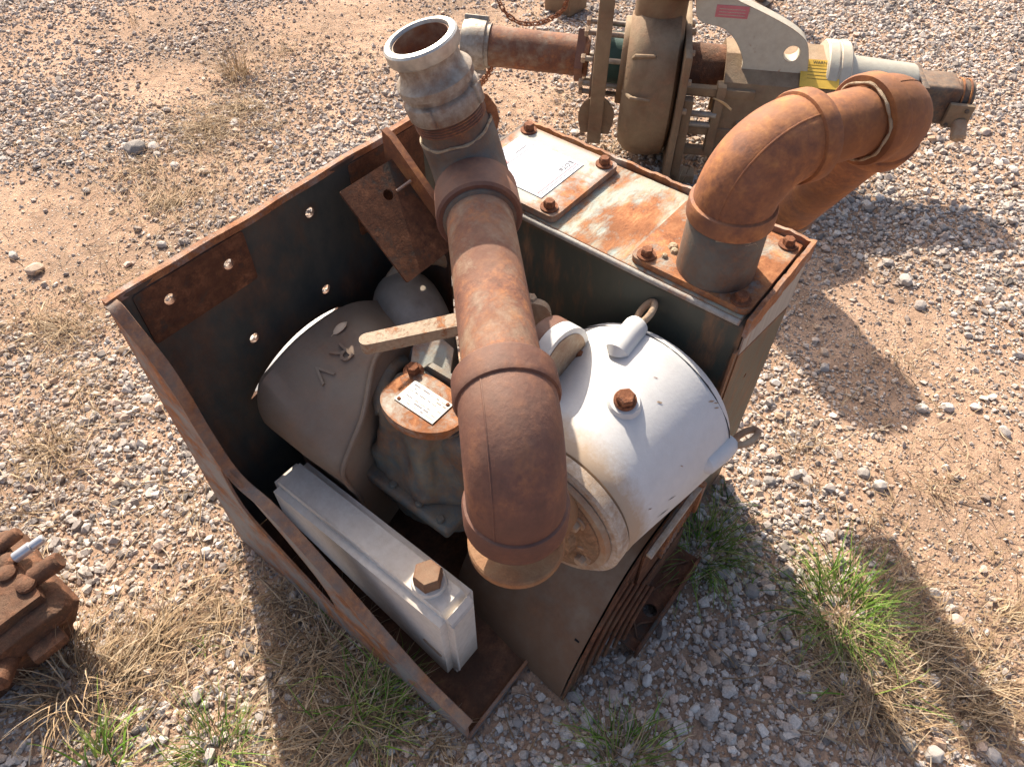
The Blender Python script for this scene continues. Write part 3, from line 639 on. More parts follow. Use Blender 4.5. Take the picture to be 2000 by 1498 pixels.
# flat lever
La, Lb = V((.240, -.287, .655)), V((.430, -.428, .665)); ld = (Lb - La).normalized(); ls = Z_.cross(ld).normalized()
lo_ = [(.0, -.0135)] ; ol = [(.23, -.0165), (.23, .0165)] + [(.012 + .0135 * (1 + math.cos(t)) - .0135, .0135 * math.sin(t)) for t in np.linspace(math.pi / 2, 1.5 * math.pi, 10)]
plate('lever', ol, [], La - Z_ * .010, ld, ls, .024, 'lever', pm)
cyl('lever_hub', Lb - Z_ * .16, Lb + Z_ * .018, .030, 'flange', pm)
plate('rear_lug', [(p.x, p.y) for p in smooth_line([(-.04, -.10, 0), (-.04, .02, 0), (-.01, .05, 0), (.03, .04, 0), (.04, -.02, 0), (.035, -.10, 0)], 5, True)], [], PX(1040, 625, .50) + V((0, .005, 0)), V((.55, -.8, 0)), Z_, .014, 'flange', pm)
bolt(pm, PX(1037, 592, .50) + V((0, 0, .0)), Z_, .011, .016, 'flange', False)

# ================================================================== BELT GUARD, DUCT
bgd = thing('belt_guard', 'rounded dusty grey plastic guard in the dark corner under the back wall', 'guard', (.28, -.2, .02))
rear = smooth_line([(.175, .06, 0), (.168, .27, 0), (.120, .400, 0), (.138, .488, 0), (.180, .512, 0), (.26, .532, 0), (.36, .528, 0), (.44, .49, 0), (.52, .40, 0), (.53, .06, 0)], 5)
frnt = smooth_line([(.170, .06, 0), (.166, .24, 0), (.148, .325, 0), (.145, .372, 0), (.172, .415, 0), (.225, .470, 0), (.305, .522, 0), (.37, .515, 0), (.42, .42, 0), (.43, .06, 0)], 5)
def gl_(lp, y, sx=1.0):
    out = []
    for p in lp:
        k = min(1, max(0, (p.x - .20) / .13)); k = k * k * (3 - 2 * k) * min(1, max(0, (-.085 - y) / .18))
        out.append(V((.32 + (p.x - .32) * sx, y + .05 * k, p.y * (1 if sx == 1 else .5 + .5 * sx))))
    return out
mid = [a.lerp(b, .5) + V((-.006, .006, 0)) for a, b in zip(rear, frnt)]
q1 = [a.lerp(b, .9) + V((-.002, .002, 0)) for a, b in zip(rear, frnt)]
gsh = loft('guard_shell', [gl_(rear, -.07, .97), gl_(rear, -.085), gl_(mid, -.18), gl_(q1, -.256), gl_(frnt, -.268, .985), gl_(frnt, -.274, .95)], 'guardmud', bgd, ang=50)
sweep('guard_rim', [p + V((0, -.001, 0)) for p in gl_(frnt, -.270, .99)], .0055, 'guard', bgd, 8)
from mathutils.bvhtree import BVHTree
gm = gsh.data; GB = BVHTree.FromPolygons([v.co for v in gm.vertices], [tuple(p.vertices) for p in gm.polygons])
def onguard(px, py): return GB.ray_cast(CAM, ray(px, py).normalized())[0]
def onguard_n(px, py): 
    r = GB.ray_cast(CAM, ray(px, py).normalized()); n_ = r[1] if r[1].dot(ray(px, py)) < 0 else -r[1]; return r[0], n_
pa, na = onguard_n(668, 690); pb_, nb = onguard_n(628, 728); gn = (na + nb).normalized()
gex = (pb_ - pa); gex = (gex - gn * gex.dot(gn)).normalized(); gey = gn.cross(gex).normalized()
for ch, p6, n6 in (('R', pa, na), ('V', pb_, nb)):
    e6 = (gex - n6 * gex.dot(n6)).normalized(); text('raised_letter', ch, .056, p6 + n6 * .0022, e6, n6.cross(e6).normalized(), 'guard', bgd, .003)
lipl = [[V((.329 + r * math.cos(R_(t)), y, .215 + r * math.sin(R_(t)))) for r, y in ((.224, .004), (.224, .085), (.218, .085), (.218, .004))] for t in range(60, 137, 5)]
loft('guard_lip', lipl, 'white', bgd)
dct = thing('air_duct', 'smooth pale grey moulded duct end beside the belt guard', 'duct', (.5, -.1, .2))
dc = [V((.535, -.04, .18)), V((.530, -.055, .30)), V((.522, -.075, .39)), V((.508, -.10, .445)), V((.488, -.14, .465)), V((.462, -.19, .45)), V((.44, -.22, .39)), V((.43, -.23, .25))]
sweep('duct_body', smooth_line(dc, 5), [.068] * 36, 'duct', dct, 28)
sweep('duct_rim', [V((.565, -.11, .45)) + V((.085 * math.cos(t) * .8, .085 * math.cos(t) * -.5 , .085 * math.sin(t))) for t in np.linspace(-.6, 3.0, 22)], .012, 'flange', dct, 10, flat=1.6)
# one dry leaf on the guard
lf = PZ(664, 645, .55); 
def leaf(name, p, ex, ey, L, W, mat_col, label):
    ex, ey = V(ex).normalized(), V(ey).normalized(); ez = ex.cross(ey); vs_, fs = [], []
    for i in range(9):
        t = i / 8; ww = W * math.sin(math.pi * min(1, t * 1.02)) ** .8 * (1 - .3 * t) if t < .85 else W * .06
        for s in (-1, 0, 1): vs_.append(V(p) + ex * (L * (t - .5)) + ey * (ww * s * .5) + ez * (.12 * L * abs(s) * (.3 + t * .4) + .03 * L * math.sin(4 * t)))
    for i in range(8):
        for s in (0, 1): fs.append((i * 3 + s, i * 3 + s + 1, (i + 1) * 3 + s + 1, (i + 1) * 3 + s))
    me = raw(name, vs_, fs, 60); o = link(name, me, plain('leaf_' + name, mat_col, .8, 0, .2)); tag(o, label, 'leaf')
    md = o.modifiers.new('thick', 'SOLIDIFY'); md.thickness = .0012; return o
lp_ = onguard(664, 645)
leaf('dry_leaf', lp_ + gn * .004, gex, gey, .042, .018, (.70, .52, .36), 'small curled tan leaf resting on the grey belt guard')

# ================================================================== FAN SHROUD
sh = thing('fan_shroud', 'dusty brown curved sheet shroud with slotted end plate at the open front', 'shroud', (.38, -.62, .0))
prof = smooth_line([(.172, .002, 0), (.190, .060, 0), (.220, .112, 0), (.274, .180, 0), (.330, .242, 0), (.385, .274, 0), (.45, .284, 0), (.60, .286, 0)], 5)
def skin(pr_, y, dx=0, th=0): return [V((p.x + dx, y, p.y)) for p in pr_]
lo = []
for y, dx in ((-.470, .045), (-.55, .030), (-.63, .018), (-.71, .008), (-.788, 0)):
    outer = [V((p.x + dx, y, p.y)) for p in prof]; inner = [V((p.x + dx + .003, y, p.y - .003)) for p in reversed(prof)]
    lo.append(outer + inner)
loft('shroud_skin', lo, 'shroudmud', sh, ang=50)
cen = (.445, .035)
slots = []
for k_, rr in enumerate((.232, .214, .196, .178, .160)):
    for a0, a1_ in ((176, 152), (146, 124), (118, 100)):
        A = [R_(t) for t in np.linspace(a0 - 2 * k_, a1_ - 1 * k_, 7)]
        slots.append([(cen[0] + (rr + .004) * math.cos(t), cen[1] + (rr + .004) * math.sin(t)) for t in A] + [(cen[0] + (rr - .003) * math.cos(t), cen[1] + (rr - .003) * math.sin(t)) for t in reversed(A)])
slots = [s for s in slots if all(p[1] > .02 for p in s)]
inpts = [(p.x, p.y) for p in prof]
def inside(p): 
    z = np.interp(p[0], [q[0] for q in inpts], [q[1] for q in inpts]); return p[1] < z - .012 and p[0] > .195
slots = [s for s in slots if all(inside(p) for p in s)]
plate('grille_plate', inpts + [(.60, .004)], slots, (0, -.792, 0), X_, Z_, .004, 'shroudend', sh)
for k_ in range(6):
    rr = .238 - .019 * k_; A = [R_(t) for t in np.linspace(178 - 2 * k_, 112, 18)]
    sweep('grille_rib', [V((cen[0] + rr * math.cos(t) + .006 * k_, -.7965 - .0065 * k_, max(.008, cen[1] + rr * math.sin(t) - .012))) for t in A], .0042, 'shroudend', sh, 8)
box('interior_shade', (.24, -.775, .01), (.58, -.765, .14), 'dark', sh, 0)  # black sheet stands in for the shade behind the slots
# louvred edge frame above the channel
plate('louvre_frame', rrect(.40, .13, .603, .302, .012, 3), [], (0, -.798, 0), X_, Z_, .004, 'pad', sh)
for i in range(9):
    xx = .478 + i * .0125
    box('louvre', (xx, -.812, .165 + .004 * i), (xx + .005, -.8025, .285), 'edge', sh, .001)
box('frame_edge', (.40, -.815, .288), (.60, -.8025, .297), 'whitedust', sh, .002)
box('frame_post', (.592, -.818, .20), (.606, -.8025, .305), 'edge', sh, .003)
ch = thing('mounting_channel', 'short dark brown steel channel with a round hole lying on gravel beside the slotted grille', 'channel', (.46, -.835, 0))
plate('channel_web', rrect(.335, -.862, .600, -.806, .003, 2), [circle((.43, -.838), .015, 18)], (0, 0, .030), X_, Y_, .005, 'pad', ch)
box('channel_flange', (.335, -.866, -.004), (.600, -.8605, .052), 'pad', ch, .0015)
box('channel_flange', (.335, -.8075, -.004), (.600, -.8025, .120), 'browniron', ch, .0015)
for i, (a_, b_) in enumerate((((.36, -.85), (.40, -.815)), ((.37, -.83), (.41, -.856)), ((.47, -.82), (.53, -.85)), ((.52, -.815), (.58, -.846)))):
    sweep('twig', [(a_[0], a_[1], .037), ((a_[0] + b_[0]) / 2, (a_[1] + b_[1]) / 2 + .004, .044), (b_[0], b_[1], .038)], .0022, 'browniron', ch, 6)

# ================================================================== WHITE RESERVOIR
rv = thing('oil_reservoir', 'long wedge-shaped grey white metal reservoir with brown hex cap inside the slanted side panel', 'reservoir', (.1, -.37, .02))
bx0, bx1, by0, by1, zt_, = .060, .150, -.604, -.122, .290
def wedge(x0, x1, inset=0):
    o5 = [(by1 - inset, .292 - inset), (by1 - inset, .175 + inset), (by0 + .02, .022 + inset), (by0 + inset, .030 + inset), (by0 + inset, zt_ - .012 - inset), (by0 + .012, zt_ - inset)]
    return [V((0, a, b)) for a, b in o5]
bmw = bmesh.new(); pw = wedge(0, 0)
va = [bmw.verts.new((bx0, p.y, p.z)) for p in pw]; vb = [bmw.verts.new((bx1, p.y, p.z)) for p in pw]
bmw.faces.new(va); bmw.faces.new(list(reversed(vb)))
for i in range(len(pw)): bmw.faces.new((va[i], vb[i], vb[(i + 1) % len(pw)], va[(i + 1) % len(pw)]))
bmesh.ops.recalc_face_normals(bmw, faces=bmw.faces); bmesh.ops.bevel(bmw, geom=list(bmw.edges), offset=.016, segments=4, affect='EDGES')
bm_obj('reservoir_shell', bmw, 'boxmud', rv)
# raised seam round the shell
sm = []
for p in pw + [pw[0]]: sm.append(p)
c0 = V((0, sum(p.y for p in pw) / 6, sum(p.z for p in pw) / 6))
for sx in (.078,):
    sweep('seam', [V((sx, by1 - .018, .2905)), V((sx, -.30, .2905)), V((sx, by0 + .026, .2895))], .0022, 'boxwhite', rv, 8)
    sweep('seam', [V((sx, by0 - .0002, zt_ - .026)), V((sx, by0 - .0002, .050))], .0022, 'boxwhite', rv, 8)
for s_y, s_z in ((-.52, .16),):
    plate('side_slot', rrect(-.025, -.008, .025, .008, .007), [], (bx0 - .0006, s_y - .035, s_z - .035), V((0, -.9, -.3)), V((0, -.3, .9)), -.0012, 'flange', rv)
cpz = lathe('cap_seat', [(.034, -.002), (.0335, .006), (.031, .012), (.027, .013), (0, .013)], (.108, -.520, zt_ - .002), Z_, 'boxwhite', rv, 32)
lathe('cap', [(.028, 0), (.028, .026), (.025, .031), (0, .031)], (.108, -.520, zt_ + .010), Z_, 'captan', rv, 6, ang=25)
for p in ((.103, -.30), (.118, -.28), (.11, -.375), (.09, -.40), (.097, -.22)): lathe('rust_spot', [(.0035, 0), (.002, .0006), (0, .0008)], (p[0], p[1], .2895 - (.128 + p[1]) * .0), Z_, 'bolt', rv, 8)

# ================================================================== SECOND PUMP BEHIND
wp = thing('water_pump', 'dusty olive centrifugal pump with flanged pipe and dark motor, lying behind the tank', 'water pump', (1.98, .10, 0))
A0 = PZ(1045, 100, .33); A1 = PZ(1875, 190, .29); ax = (A1 - A0).normalized(); axh = V((ax.x, ax.y, 0)).normalized(); toc = V((0, 0, 1)).cross(axh); toc = -toc if toc.dot(V((-1, -1, 0))) < 0 else toc
def AX(px):     # point of the shaft line above pixel column px
    best = min(((abs(1000 + F * (RIGHT.dot(q - CAM)) / (FWD.dot(q - CAM)) - px), q) for q in (A0 + ax * (t * .002 - .4) for t in range(1000))), key=lambda z: z[0]); return best[1]
def AXd(a, b): return (AX(b) - AX(a)).length
vc = AX(1275)
FRM = (V((vc.x, vc.y, 0)), axh, toc, Z_)
# volute: thick rounded disc
vo_ = []
for h_, r_ in ((-.095, .15), (-.088, .205), (-.06, .235), (-.02, .245), (.03, .245), (.07, .235), (.085, .20)):
    vo_.append([V((vc.x, vc.y, 0)) + axh * h_ + toc * (r_ * .92 * math.cos(t)) + Z_ * (.262 + r_ * (1.06 + .04 * math.cos(t)) * math.sin(t)) for t in np.linspace(0, 6.283, 45)[:-1]])
loft('volute', vo_, 'olive', wp, ang=50)
lathe('discharge_neck', [(.085, 0), (.085, .16)], FRM[0] + Z_ * .44, Z_, 'olive', wp, 32)
dfl = lathe('discharge_flange', [(.05, 0), (.135, 0), (.138, .004), (.138, .045), (.134, .049), (.06, .050)], FRM[0] + axh * .035 + Z_ * .585, Z_, 'browniron', wp, 40)
for i in range(8):
    t = i * .785 + .2; bolt(dfl, FRM[0] + axh * .035 + Z_ * .634 + axh * (.112 * math.cos(t)) + toc * (.112 * math.sin(t)), Z_, .013, .018, 'beige', False)
lathe('riser_valve', [(.13, 0), (.13, .03), (.10, .05), (.125, .12), (.14, .22), (.125, .32), (.10, .36), (.135, .375), (.135, .43), (.06, .432)], FRM[0] + axh * .035 + Z_ * .634, Z_, 'browniron', wp, 32)
box('back_plate', (.088, -.20, -.01), (.112, .235, .46), 'olive', wp, .01, fr=FRM)
for s in (-1, 1): box('foot', (.088, s * .17 - .03, -.015), (.20, s * .17 + .03, .02), 'olive', wp, .004, fr=FRM)
for i in range(9):
    t = -.4 + i * .48; bolt(wp, FRM[0] + axh * .1125 + toc * (.205 * math.cos(t)) + Z_ * (.25 + .19 * math.sin(t)), axh, .011, .014, 'flange', False)
for i in range(4):
    t = .2 + i * .55; e_ = toc * math.cos(t) + Z_ * math.sin(t)
    sweep('volute_rib', [FRM[0] + Z_ * .262 + axh * -.092 + e_ * .16, FRM[0] + Z_ * .262 + axh * -.062 + e_ * .232, FRM[0] + Z_ * .262 + axh * .0 + e_ * .247], [.006, .008, .005], 'olive', wp, 8)
# bearing frame
for zz in (.16, .30, .08):
    box('frame_bar', (.112, .13, zz), (.34, .16, zz + .028), 'olive', wp, .004, fr=FRM)
box('frame_leg', (.115, .16, -.01), (.145, .20, .30), 'olive', wp, .005, fr=FRM)
box('frame_leg', (.30, .10, -.01), (.345, .17, .22), 'olive', wp, .006, fr=FRM)
box('frame_leg', (.215, .12, .10), (.245, .17, .34), 'olive', wp, .004, fr=FRM)
cyl('bearing_housing', FRM[0] + axh * .10 + Z_ * .31, FRM[0] + axh * .24 + Z_ * .31, .085, 'browniron', wp)
cyl('shaft', FRM[0] + axh * .2 + Z_ * .31, FRM[0] + axh * .62 + Z_ * .305, .03, 'motor', wp)
for dy, zz in ((.165, .24), (.16, .20)):
    cyl('stud', FRM[0] + axh * .112 + toc * dy + Z_ * zz, FRM[0] + axh * .23 + toc * dy + Z_ * zz, .010, 'galv', wp, bev=.001, seg=12)
hood = [( .235, .13, .34), (.60, .13, .34)]
hl = []
for h_ in (.235, .60):
    hl.append([FRM[0] + axh * h_ + toc * a_ + Z_ * b_ for a_, b_ in ((.150, .06), (.155, .30), (.140, .345), (.05, .40), (-.06, .40), (-.13, .345), (-.14, .30), (-.14, .10), (-.125, .10), (-.12, .29), (-.05, .385), (.045, .385), (.128, .33), (.14, .06))])
loft('shaft_guard', hl, 'olive', wp, ang=25)
yl = plate('warning_label', rrect(.475, .065, .597, .158, .004, 2), [], FRM[0] + toc * .0 + Z_ * 0, axh, V((0, 0, 1)), .001, 'yellow', wp) if False else None
gn2 = (toc * .052 + Z_ * .09).normalized(); 
lo2 = FRM[0] + axh * .535 + toc * .0985 + Z_ * .3755; ey2 = (Z_ * .055 - toc * .09).normalized(); ez2 = axh.cross(ey2)
if ez2.z < 0: ez2 = -ez2
wl = box('warning_label', (-.062, -.050, .001), (.062, .050, .0022), 'yellow', wp, 0, fr=(lo2, axh, ey2, ez2), label='yellow printed warning label')
box('label_header', (-.060, .030, .0024), (.060, .048, .0030), 'yellow', wl, 0, fr=(lo2, axh, ey2, ez2))
text('label_lettering', 'WARNING', .0145, lo2 + ez2 * .0034 + ey2 * .039 + axh * .010, axh, ey2, 'ink', wl, .0002)
plate('label_symbol', [(-.056, .032), (-.042, .032), (-.049, .045)], [], lo2 + ez2 * .0034, axh, ey2, .0003, 'ink', wl)
for i in range(4): box('label_line', (-.040, .018 - i * .012, .0024), (.045 - .012 * (i % 2), .0190 - i * .012, .0028), 'ink', wl, 0, fr=(lo2, axh, ey2, ez2))
# lifting arm
arm_o = FRM[0] + toc * .045 - Z_ * .045
ao = smooth_line([(.10, .615, 0), (.115, .650, 0), (.20, .635, 0), (.33, .59, 0), (.43, .545, 0), (.475, .50, 0), (.50, .40, 0), (.50, .385, 0), (.30, .385, 0), (.285, .44, 0), (.25, .50, 0), (.20, .54, 0), (.12, .56, 0)], 4, True)
arm = plate('lifting_arm', [(p.x, p.y) for p in ao], [circle((.430, .478), .026, 20)], arm_o, axh, Z_, .05, 'beige', wp)
fro = arm_o + (axh.cross(Z_)) * .0506
if (axh.cross(Z_)).dot(toc) < 0: fro = arm_o - (axh.cross(Z_)) * .0006
lab = box('red_label', (.165, .575, -.0004), (.265, .612, .0012), 'pink', arm, 0, fr=(fro, axh, Z_, toc), label='faded red label on the lifting arm')
for i in range(3): box('label_line', (.175, .582 + i * .009, .0013), (.255, .584 + i * .009, .0017), 'beige', arm, 0, fr=(fro, axh, Z_, toc))
# adapter disc, bell and motor
adc = AX(1618); lathe('adapter_disc', [(.05, 0), (.128, 0), (.133, .006), (.134, .034), (.130, .037), (.130, .041), (.133, .044), (.132, .074), (.126, .080), (.05, .08)], adc - ax * .045, ax, 'beige', wp, 44)
lathe('motor_bell', [(.100, 0), (.098, .02), (.092, .03), (.087, .22), (.083, .228), (.05, .23)], adc + ax * .034, ax, 'beige', wp, 40)
mo = adc + ax * .285
lathe('motor_spigot', [(.045, 0), (.045, .05)], adc + ax * .255, ax, 'motor', wp, 24)
mt_ = box('motor_body', (.0, -.062, -.075), (.13, .062, .055), 'motor', wp, .016, 3, fr=(mo, ax, toc, Z_))
box('motor_flange', (-.012, -.085, -.07), (.012, .085, .06), 'motor', wp, .008, 2, fr=(mo, ax, toc, Z_))
cyl('motor_cap', mo + ax * .12 + Z_ * .0, mo + ax * .175, .055, 'motor', wp)
box('port_plate', (.098, .062, -.07), (.178, .082, .012), 'olive', mt_, .006, 2, fr=(mo, ax, toc, Z_))
for dy, dz in ((.155, -.005), (.165, -.055), (.11, -.06)): bolt(mt_, mo + ax * dy + toc * .0825 + Z_ * dz, toc, .007, .006, 'motor', False)
cyl('port_plug', mo + ax * .152 + toc * .07 - Z_ * .045, mo + ax * .152 + toc * .125 - Z_ * .085, .024, 'flange', wp, bev=.008, seg=20)
for i in range(2): ringlathe('motor_band', [(.058, 0), (.0605, .001), (.0605, .006), (.058, .007)], mo + ax * (.13 + i * .025), ax, 'elbow2', mt_, 32)
# suction side: ring flanges, tie rods, lever valve, pipe and coupling
for px_, r_, mt2 in ((1160, .138, 'galvdark'), (1212, .138, 'olive')):
    q = AX(px_); lathe('ring_flange', [(.06, 0), (r_, 0), (r_ + .002, .003), (r_ + .002, .026), (r_, .029), (.06, .029)], q, ax, mt2, wp, 48)
q0, q1_ = AX(1150), AX(1232)
for i in range(8):
    t = i * .785 + .39; x, y, a = basis(ax); off = (x * math.cos(t) + y * math.sin(t)) * .112
    cyl('tie_rod', q0 + off - ax * .012, q1_ + off, .009, 'galv', wp, bev=.001, seg=12); bolt(wp, q0 + off - ax * .008, -ax, .016, .014, 'flange', False)
lathe('valve_seat', [(.09, 0), (.09, .06)], AX(1178), ax, 'teal', wp, 32)
lv = AX(1178) + toc * .175
box('valve_lever', (-.024, -.008, -.22), (.024, .008, .42), 'olive', wp, .005, 2, fr=(lv + Z_ * .0, axh, toc, Z_))
plate('lever_quadrant', [(.062 * math.cos(t), .075 * math.sin(t) - .13) for t in np.linspace(-.2, math.pi + .2, 16)] + [(-.05, -.19), (.05, -.19)], [], lv - toc * .02, axh, Z_, .01, 'olive', wp)
sq = AX(1126); lathe('pipe_collar', [(.05, 0), (.094, 0), (.094, .028), (.05, .028)], sq, ax, 'elbow', wp, 4, ang=20)
cyl('suction_pipe', AX(952), AX(1150), .066, 'pipe', wp, bev=.001)
cpl = AX(952)
lathe('pipe_coupling', [(.05, 0), (.073, .0), (.073, .012), (.081, .016), (.084, .07), (.078, .095), (.066, .10), (.05, .10)], cpl + ax * .012, -ax, 'galv', wp, 40)
for t in (1.2, 4.4):
    x, y, a = basis(ax); e = x * math.cos(t) + y * math.sin(t)
    box('cam_arm', (.0, -.012, .078), (.085, .012, .094), 'galv', wp, .004, fr=(cpl - ax * .085, ax, a.cross(e), e))
leaf('fallen_leaf', PZ(1410, 205, .33), (.6, -.5, -.5), (.5, .6, -.3), .09, .03, (.50, .36, .20), 'tan leaf caught on the frame of the dusty olive pump')

# chains: separate links
def link_mesh():
    pts = []
    for i in range(17):
        t = 2 * math.pi * i / 16; s = .010 if math.cos(t) > 0 else -.010
        pts.append(V((.011 * math.cos(t) + s, .0095 * math.sin(t), 0)))
    v_, f_ = sweep_data(pts, .0034, 6, cap=False); me = raw('chain_link', v_, f_, 60); me.materials.append(M['chain']); return me
LINK = link_mesh()
def chain(label, pts, step=.030):
    pts = smooth_line(pts, 10); root = thing('rusty_chain', label, 'chain', pts[0]); L = 0; k_ = 0; nxt = 0
    for a_, b_ in zip(pts, pts[1:]):
        d = (b_ - a_); 
        while L + d.length >= nxt:
            p = a_ + d.normalized() * (nxt - L); q = X_.rotation_difference(d.normalized()) @ Quaternion((1, 0, 0), (math.pi / 2) * (k_ % 2) + .4)
            link('chain_link', LINK, None, root, loc=p, rot=q); nxt += step; k_ += 1
        L += d.length
chain('rusty chain sagging over the gravel behind the flanged pipe', [PZ(965, -20, .16), PZ(985, 22, .10), PZ(1015, 45, .05), PZ(1055, 45, .06), PZ(1095, 25, .14), PZ(1110, -5, .22)])
chain('short rusty chain hanging below the pipe coupling', [PZ(962, 118, .27), PZ(955, 140, .20), PZ(946, 156, .13), PZ(936, 166, .06)])

# ================================================================== RUSTY CASTING AT THE LEFT EDGE
rc_ = thing('rusty_casting', 'mud-caked brown iron casting with studs and a silver pin among dry grass', 'casting', (-.47, .14, 0))
Bp = PZ(105, 1165, .17); ex3 = (PZ(105, 1165, .17) - PZ(20, 1055, .17)).normalized(); ex3.z = 0; ex3.normalize(); ey3 = V((0, 0, 1)).cross(ex3)
if ey3.dot(V((-1, 0, 0))) < 0: ey3 = -ey3
fr3 = (V((Bp.x, Bp.y, 0)), ex3, ey3, Z_)
lo3 = []
for z, s, dx in ((-.01, .10, -.02), (.05, .115, .0), (.10, .12, .018), (.135, .115, .012), (.15, .10, -.004)):
    pts3 = rrect(-.26 + (.12 - s), .0 - dx + (.115 - s), .0 + dx * .7, .26, .03, 4)
    lo3.append([fr3[0] + ex3 * (p[0] + .004 * math.sin(40 * p[1] + z * 60)) + ey3 * p[1] + Z_ * (z + .004 * math.sin(33 * p[0])) for p in pts3])
lumpy(loft('casting_body', lo3, 'browniron', rc_, ang=45), 3, .007, 26)
lumpy(box('top_plate', (-.235, .012, .146), (-.02, .235, .172), 'browniron', rc_, .008, 2, fr=fr3), 4, .005, 40)
box('side_lug', (-.012, .03, .075), (.045, .10, .10), 'browniron', rc_, .010, 2, fr=fr3)
cyl('large_stud', PZ(62, 1130, .165), PZ(118, 1092, .185), .019, 'browniron', rc_, bev=.004, seg=20)
cyl('stud', PZ(-5, 1072, .175), PZ(38, 1038, .19), .014, 'browniron', rc_, bev=.004, seg=16)
cyl('silver_pin', PZ(28, 1090, .185), PZ(62, 1066, .195), .0115, 'zinc', rc_, bev=.002, seg=18)
cyl('silver_pin_tip', PZ(60, 1068, .195), PZ(86, 1050, .20), .0095, 'zinc', rc_, bev=.003, seg=18)
for p_, z in (((52, 1142), .172), ((16, 1098), .172), ((15, 1120), .172)): lathe('bolt_head', [(.020, 0), (.019, .008), (.012, .013), (0, .014)], PZ(*p_, z), Z_, 'browniron', rc_, 12)
cyl('front_stud', PZ(18, 1290, .09) + V((.02, .02, 0)), PZ(18, 1290, .10) + V((-.04, -.035, .01)), .022, 'browniron', rc_, bev=.008, seg=20)
box('bent_strap', (-.20, .10, .172), (-.19, .22, .20), 'browniron', rc_, .003, 2, fr=fr3)

# ================================================================== bits at the top edge
st = thing('steel_stand', 'dark steel stand foot on the gravel far behind the pump', 'stand', PZ(1484, 4, 0))
p_ = PZ(1484, 6, 0)
box('foot_plate', (p_.x - .05, p_.y - .05, -.01), (p_.x + .05, p_.y + .05, .012), 'motor', st, .003)
box('stand_post', (p_.x - .022, p_.y - .022, .012), (p_.x + .022, p_.y + .022, .40), 'motor', st, .004)
p_ = PZ(1100, 25, 0)
blk = tag(box('concrete_block', (p_.x - .02, p_.y - .05, -.01), (p_.x + .13, p_.y + .10, .10), 'olive', None, .012, 2), 'squat dusty brown block on gravel behind the valve lever', 'block')

# ================================================================== GRAVEL, STONES
def hull_templates(n, npts):
    out = []
    for _ in range(n):
        bm = bmesh.new(); a = RNG.normal(size=(npts, 3)); a /= np.linalg.norm(a, axis=1)[:, None]
        for _i in range(3):
            d_ = a[:, None] - a[None]; q_ = (d_ ** 2).sum(-1) + np.eye(npts) * 9; a = a + .035 * (d_ / q_[..., None] ** 1.5).sum(1); a /= np.linalg.norm(a, axis=1)[:, None]; a *= RNG.uniform(.88, 1.02, (npts, 1))
        a *= np.array([1, RNG.uniform(.68, .98), RNG.uniform(.48, .80)])
        vs_ = [bm.verts.new(p) for p in a]; r = bmesh.ops.convex_hull(bm, input=vs_)
        dead = [g for g in r['geom_interior'] if isinstance(g, bmesh.types.BMVert)]
        if dead: bmesh.ops.delete(bm, geom=dead, context='VERTS')
        bmesh.ops.triangulate(bm, faces=bm.faces); bm.verts.index_update()
        out.append((np.array([v.co[:] for v in bm.verts]), np.array([[v.index for v in f.verts] for f in bm.faces]))); bm.free()
    return out
TPL = hull_templates(30, 10); TPL_S = hull_templates(30, 6)
PAL = np.array([(.44, .395, .355), (.35, .31, .28), (.52, .465, .415), (.61, .56, .505), (.26, .235, .215), (.49, .375, .285), (.52, .40, .325), (.17, .155, .145), (.43, .295, .205)])
PW_ = np.array([.19, .13, .17, .11, .11, .10, .10, .06, .03])
def rotmats(n, tilt):
    yaw = RNG.uniform(0, 2 * np.pi, n); a = RNG.normal(0, tilt, n); b = RNG.normal(0, tilt, n)
    cz, sz, ca, sa, cb, sb = np.cos(yaw), np.sin(yaw), np.cos(a), np.sin(a), np.cos(b), np.sin(b)
    Rz = np.zeros((n, 3, 3)); Rz[:, 0, 0] = cz; Rz[:, 0, 1] = -sz; Rz[:, 1, 0] = sz; Rz[:, 1, 1] = cz; Rz[:, 2, 2] = 1
    Rx = np.zeros((n, 3, 3)); Rx[:, 0, 0] = 1; Rx[:, 1, 1] = ca; Rx[:, 1, 2] = -sa; Rx[:, 2, 1] = sa; Rx[:, 2, 2] = ca
    Ry = np.zeros((n, 3, 3)); Ry[:, 1, 1] = 1; Ry[:, 0, 0] = cb; Ry[:, 0, 2] = sb; Ry[:, 2, 0] = -sb; Ry[:, 2, 2] = cb
    return Rz @ Rx @ Ry
def big_mesh(name, vs_, tris, cols, mat, smooth=False):
    me = bpy.data.meshes.new(name); nv, nf = len(vs_), len(tris)
    me.vertices.add(nv); me.vertices.foreach_set('co', np.ascontiguousarray(vs_, np.float32).ravel())
    me.loops.add(nf * 3); me.loops.foreach_set('vertex_index', np.ascontiguousarray(tris, np.int32).ravel())
    me.polygons.add(nf); me.polygons.foreach_set('loop_start', np.arange(0, nf * 3, 3, dtype=np.int32))
    me.update(calc_edges=True)
    ca = me.color_attributes.new('Col', 'FLOAT_COLOR', 'POINT'); c4 = np.ones((nv, 4), np.float32); c4[:, :3] = cols; ca.data.foreach_set('color', c4.ravel())
    me.polygons.foreach_set('use_smooth', np.full(nf, smooth)); me.materials.append(M[mat]); me.update(); return me
def vnoise(x, y, s, seed):
    r = np.random.default_rng(seed).random((64, 64)); x = x * s + 17.3; y = y * s + 9.1
    i, j = np.floor(x).astype(int), np.floor(y).astype(int); u, v = x - i, y - j; u = u * u * (3 - 2 * u); v = v * v * (3 - 2 * v)
    g = lambda a, b: r[a % 64, b % 64]
    return (g(i, j) * (1 - u) + g(i + 1, j) * u) * (1 - v) + (g(i, j + 1) * (1 - u) + g(i + 1, j + 1) * u) * v
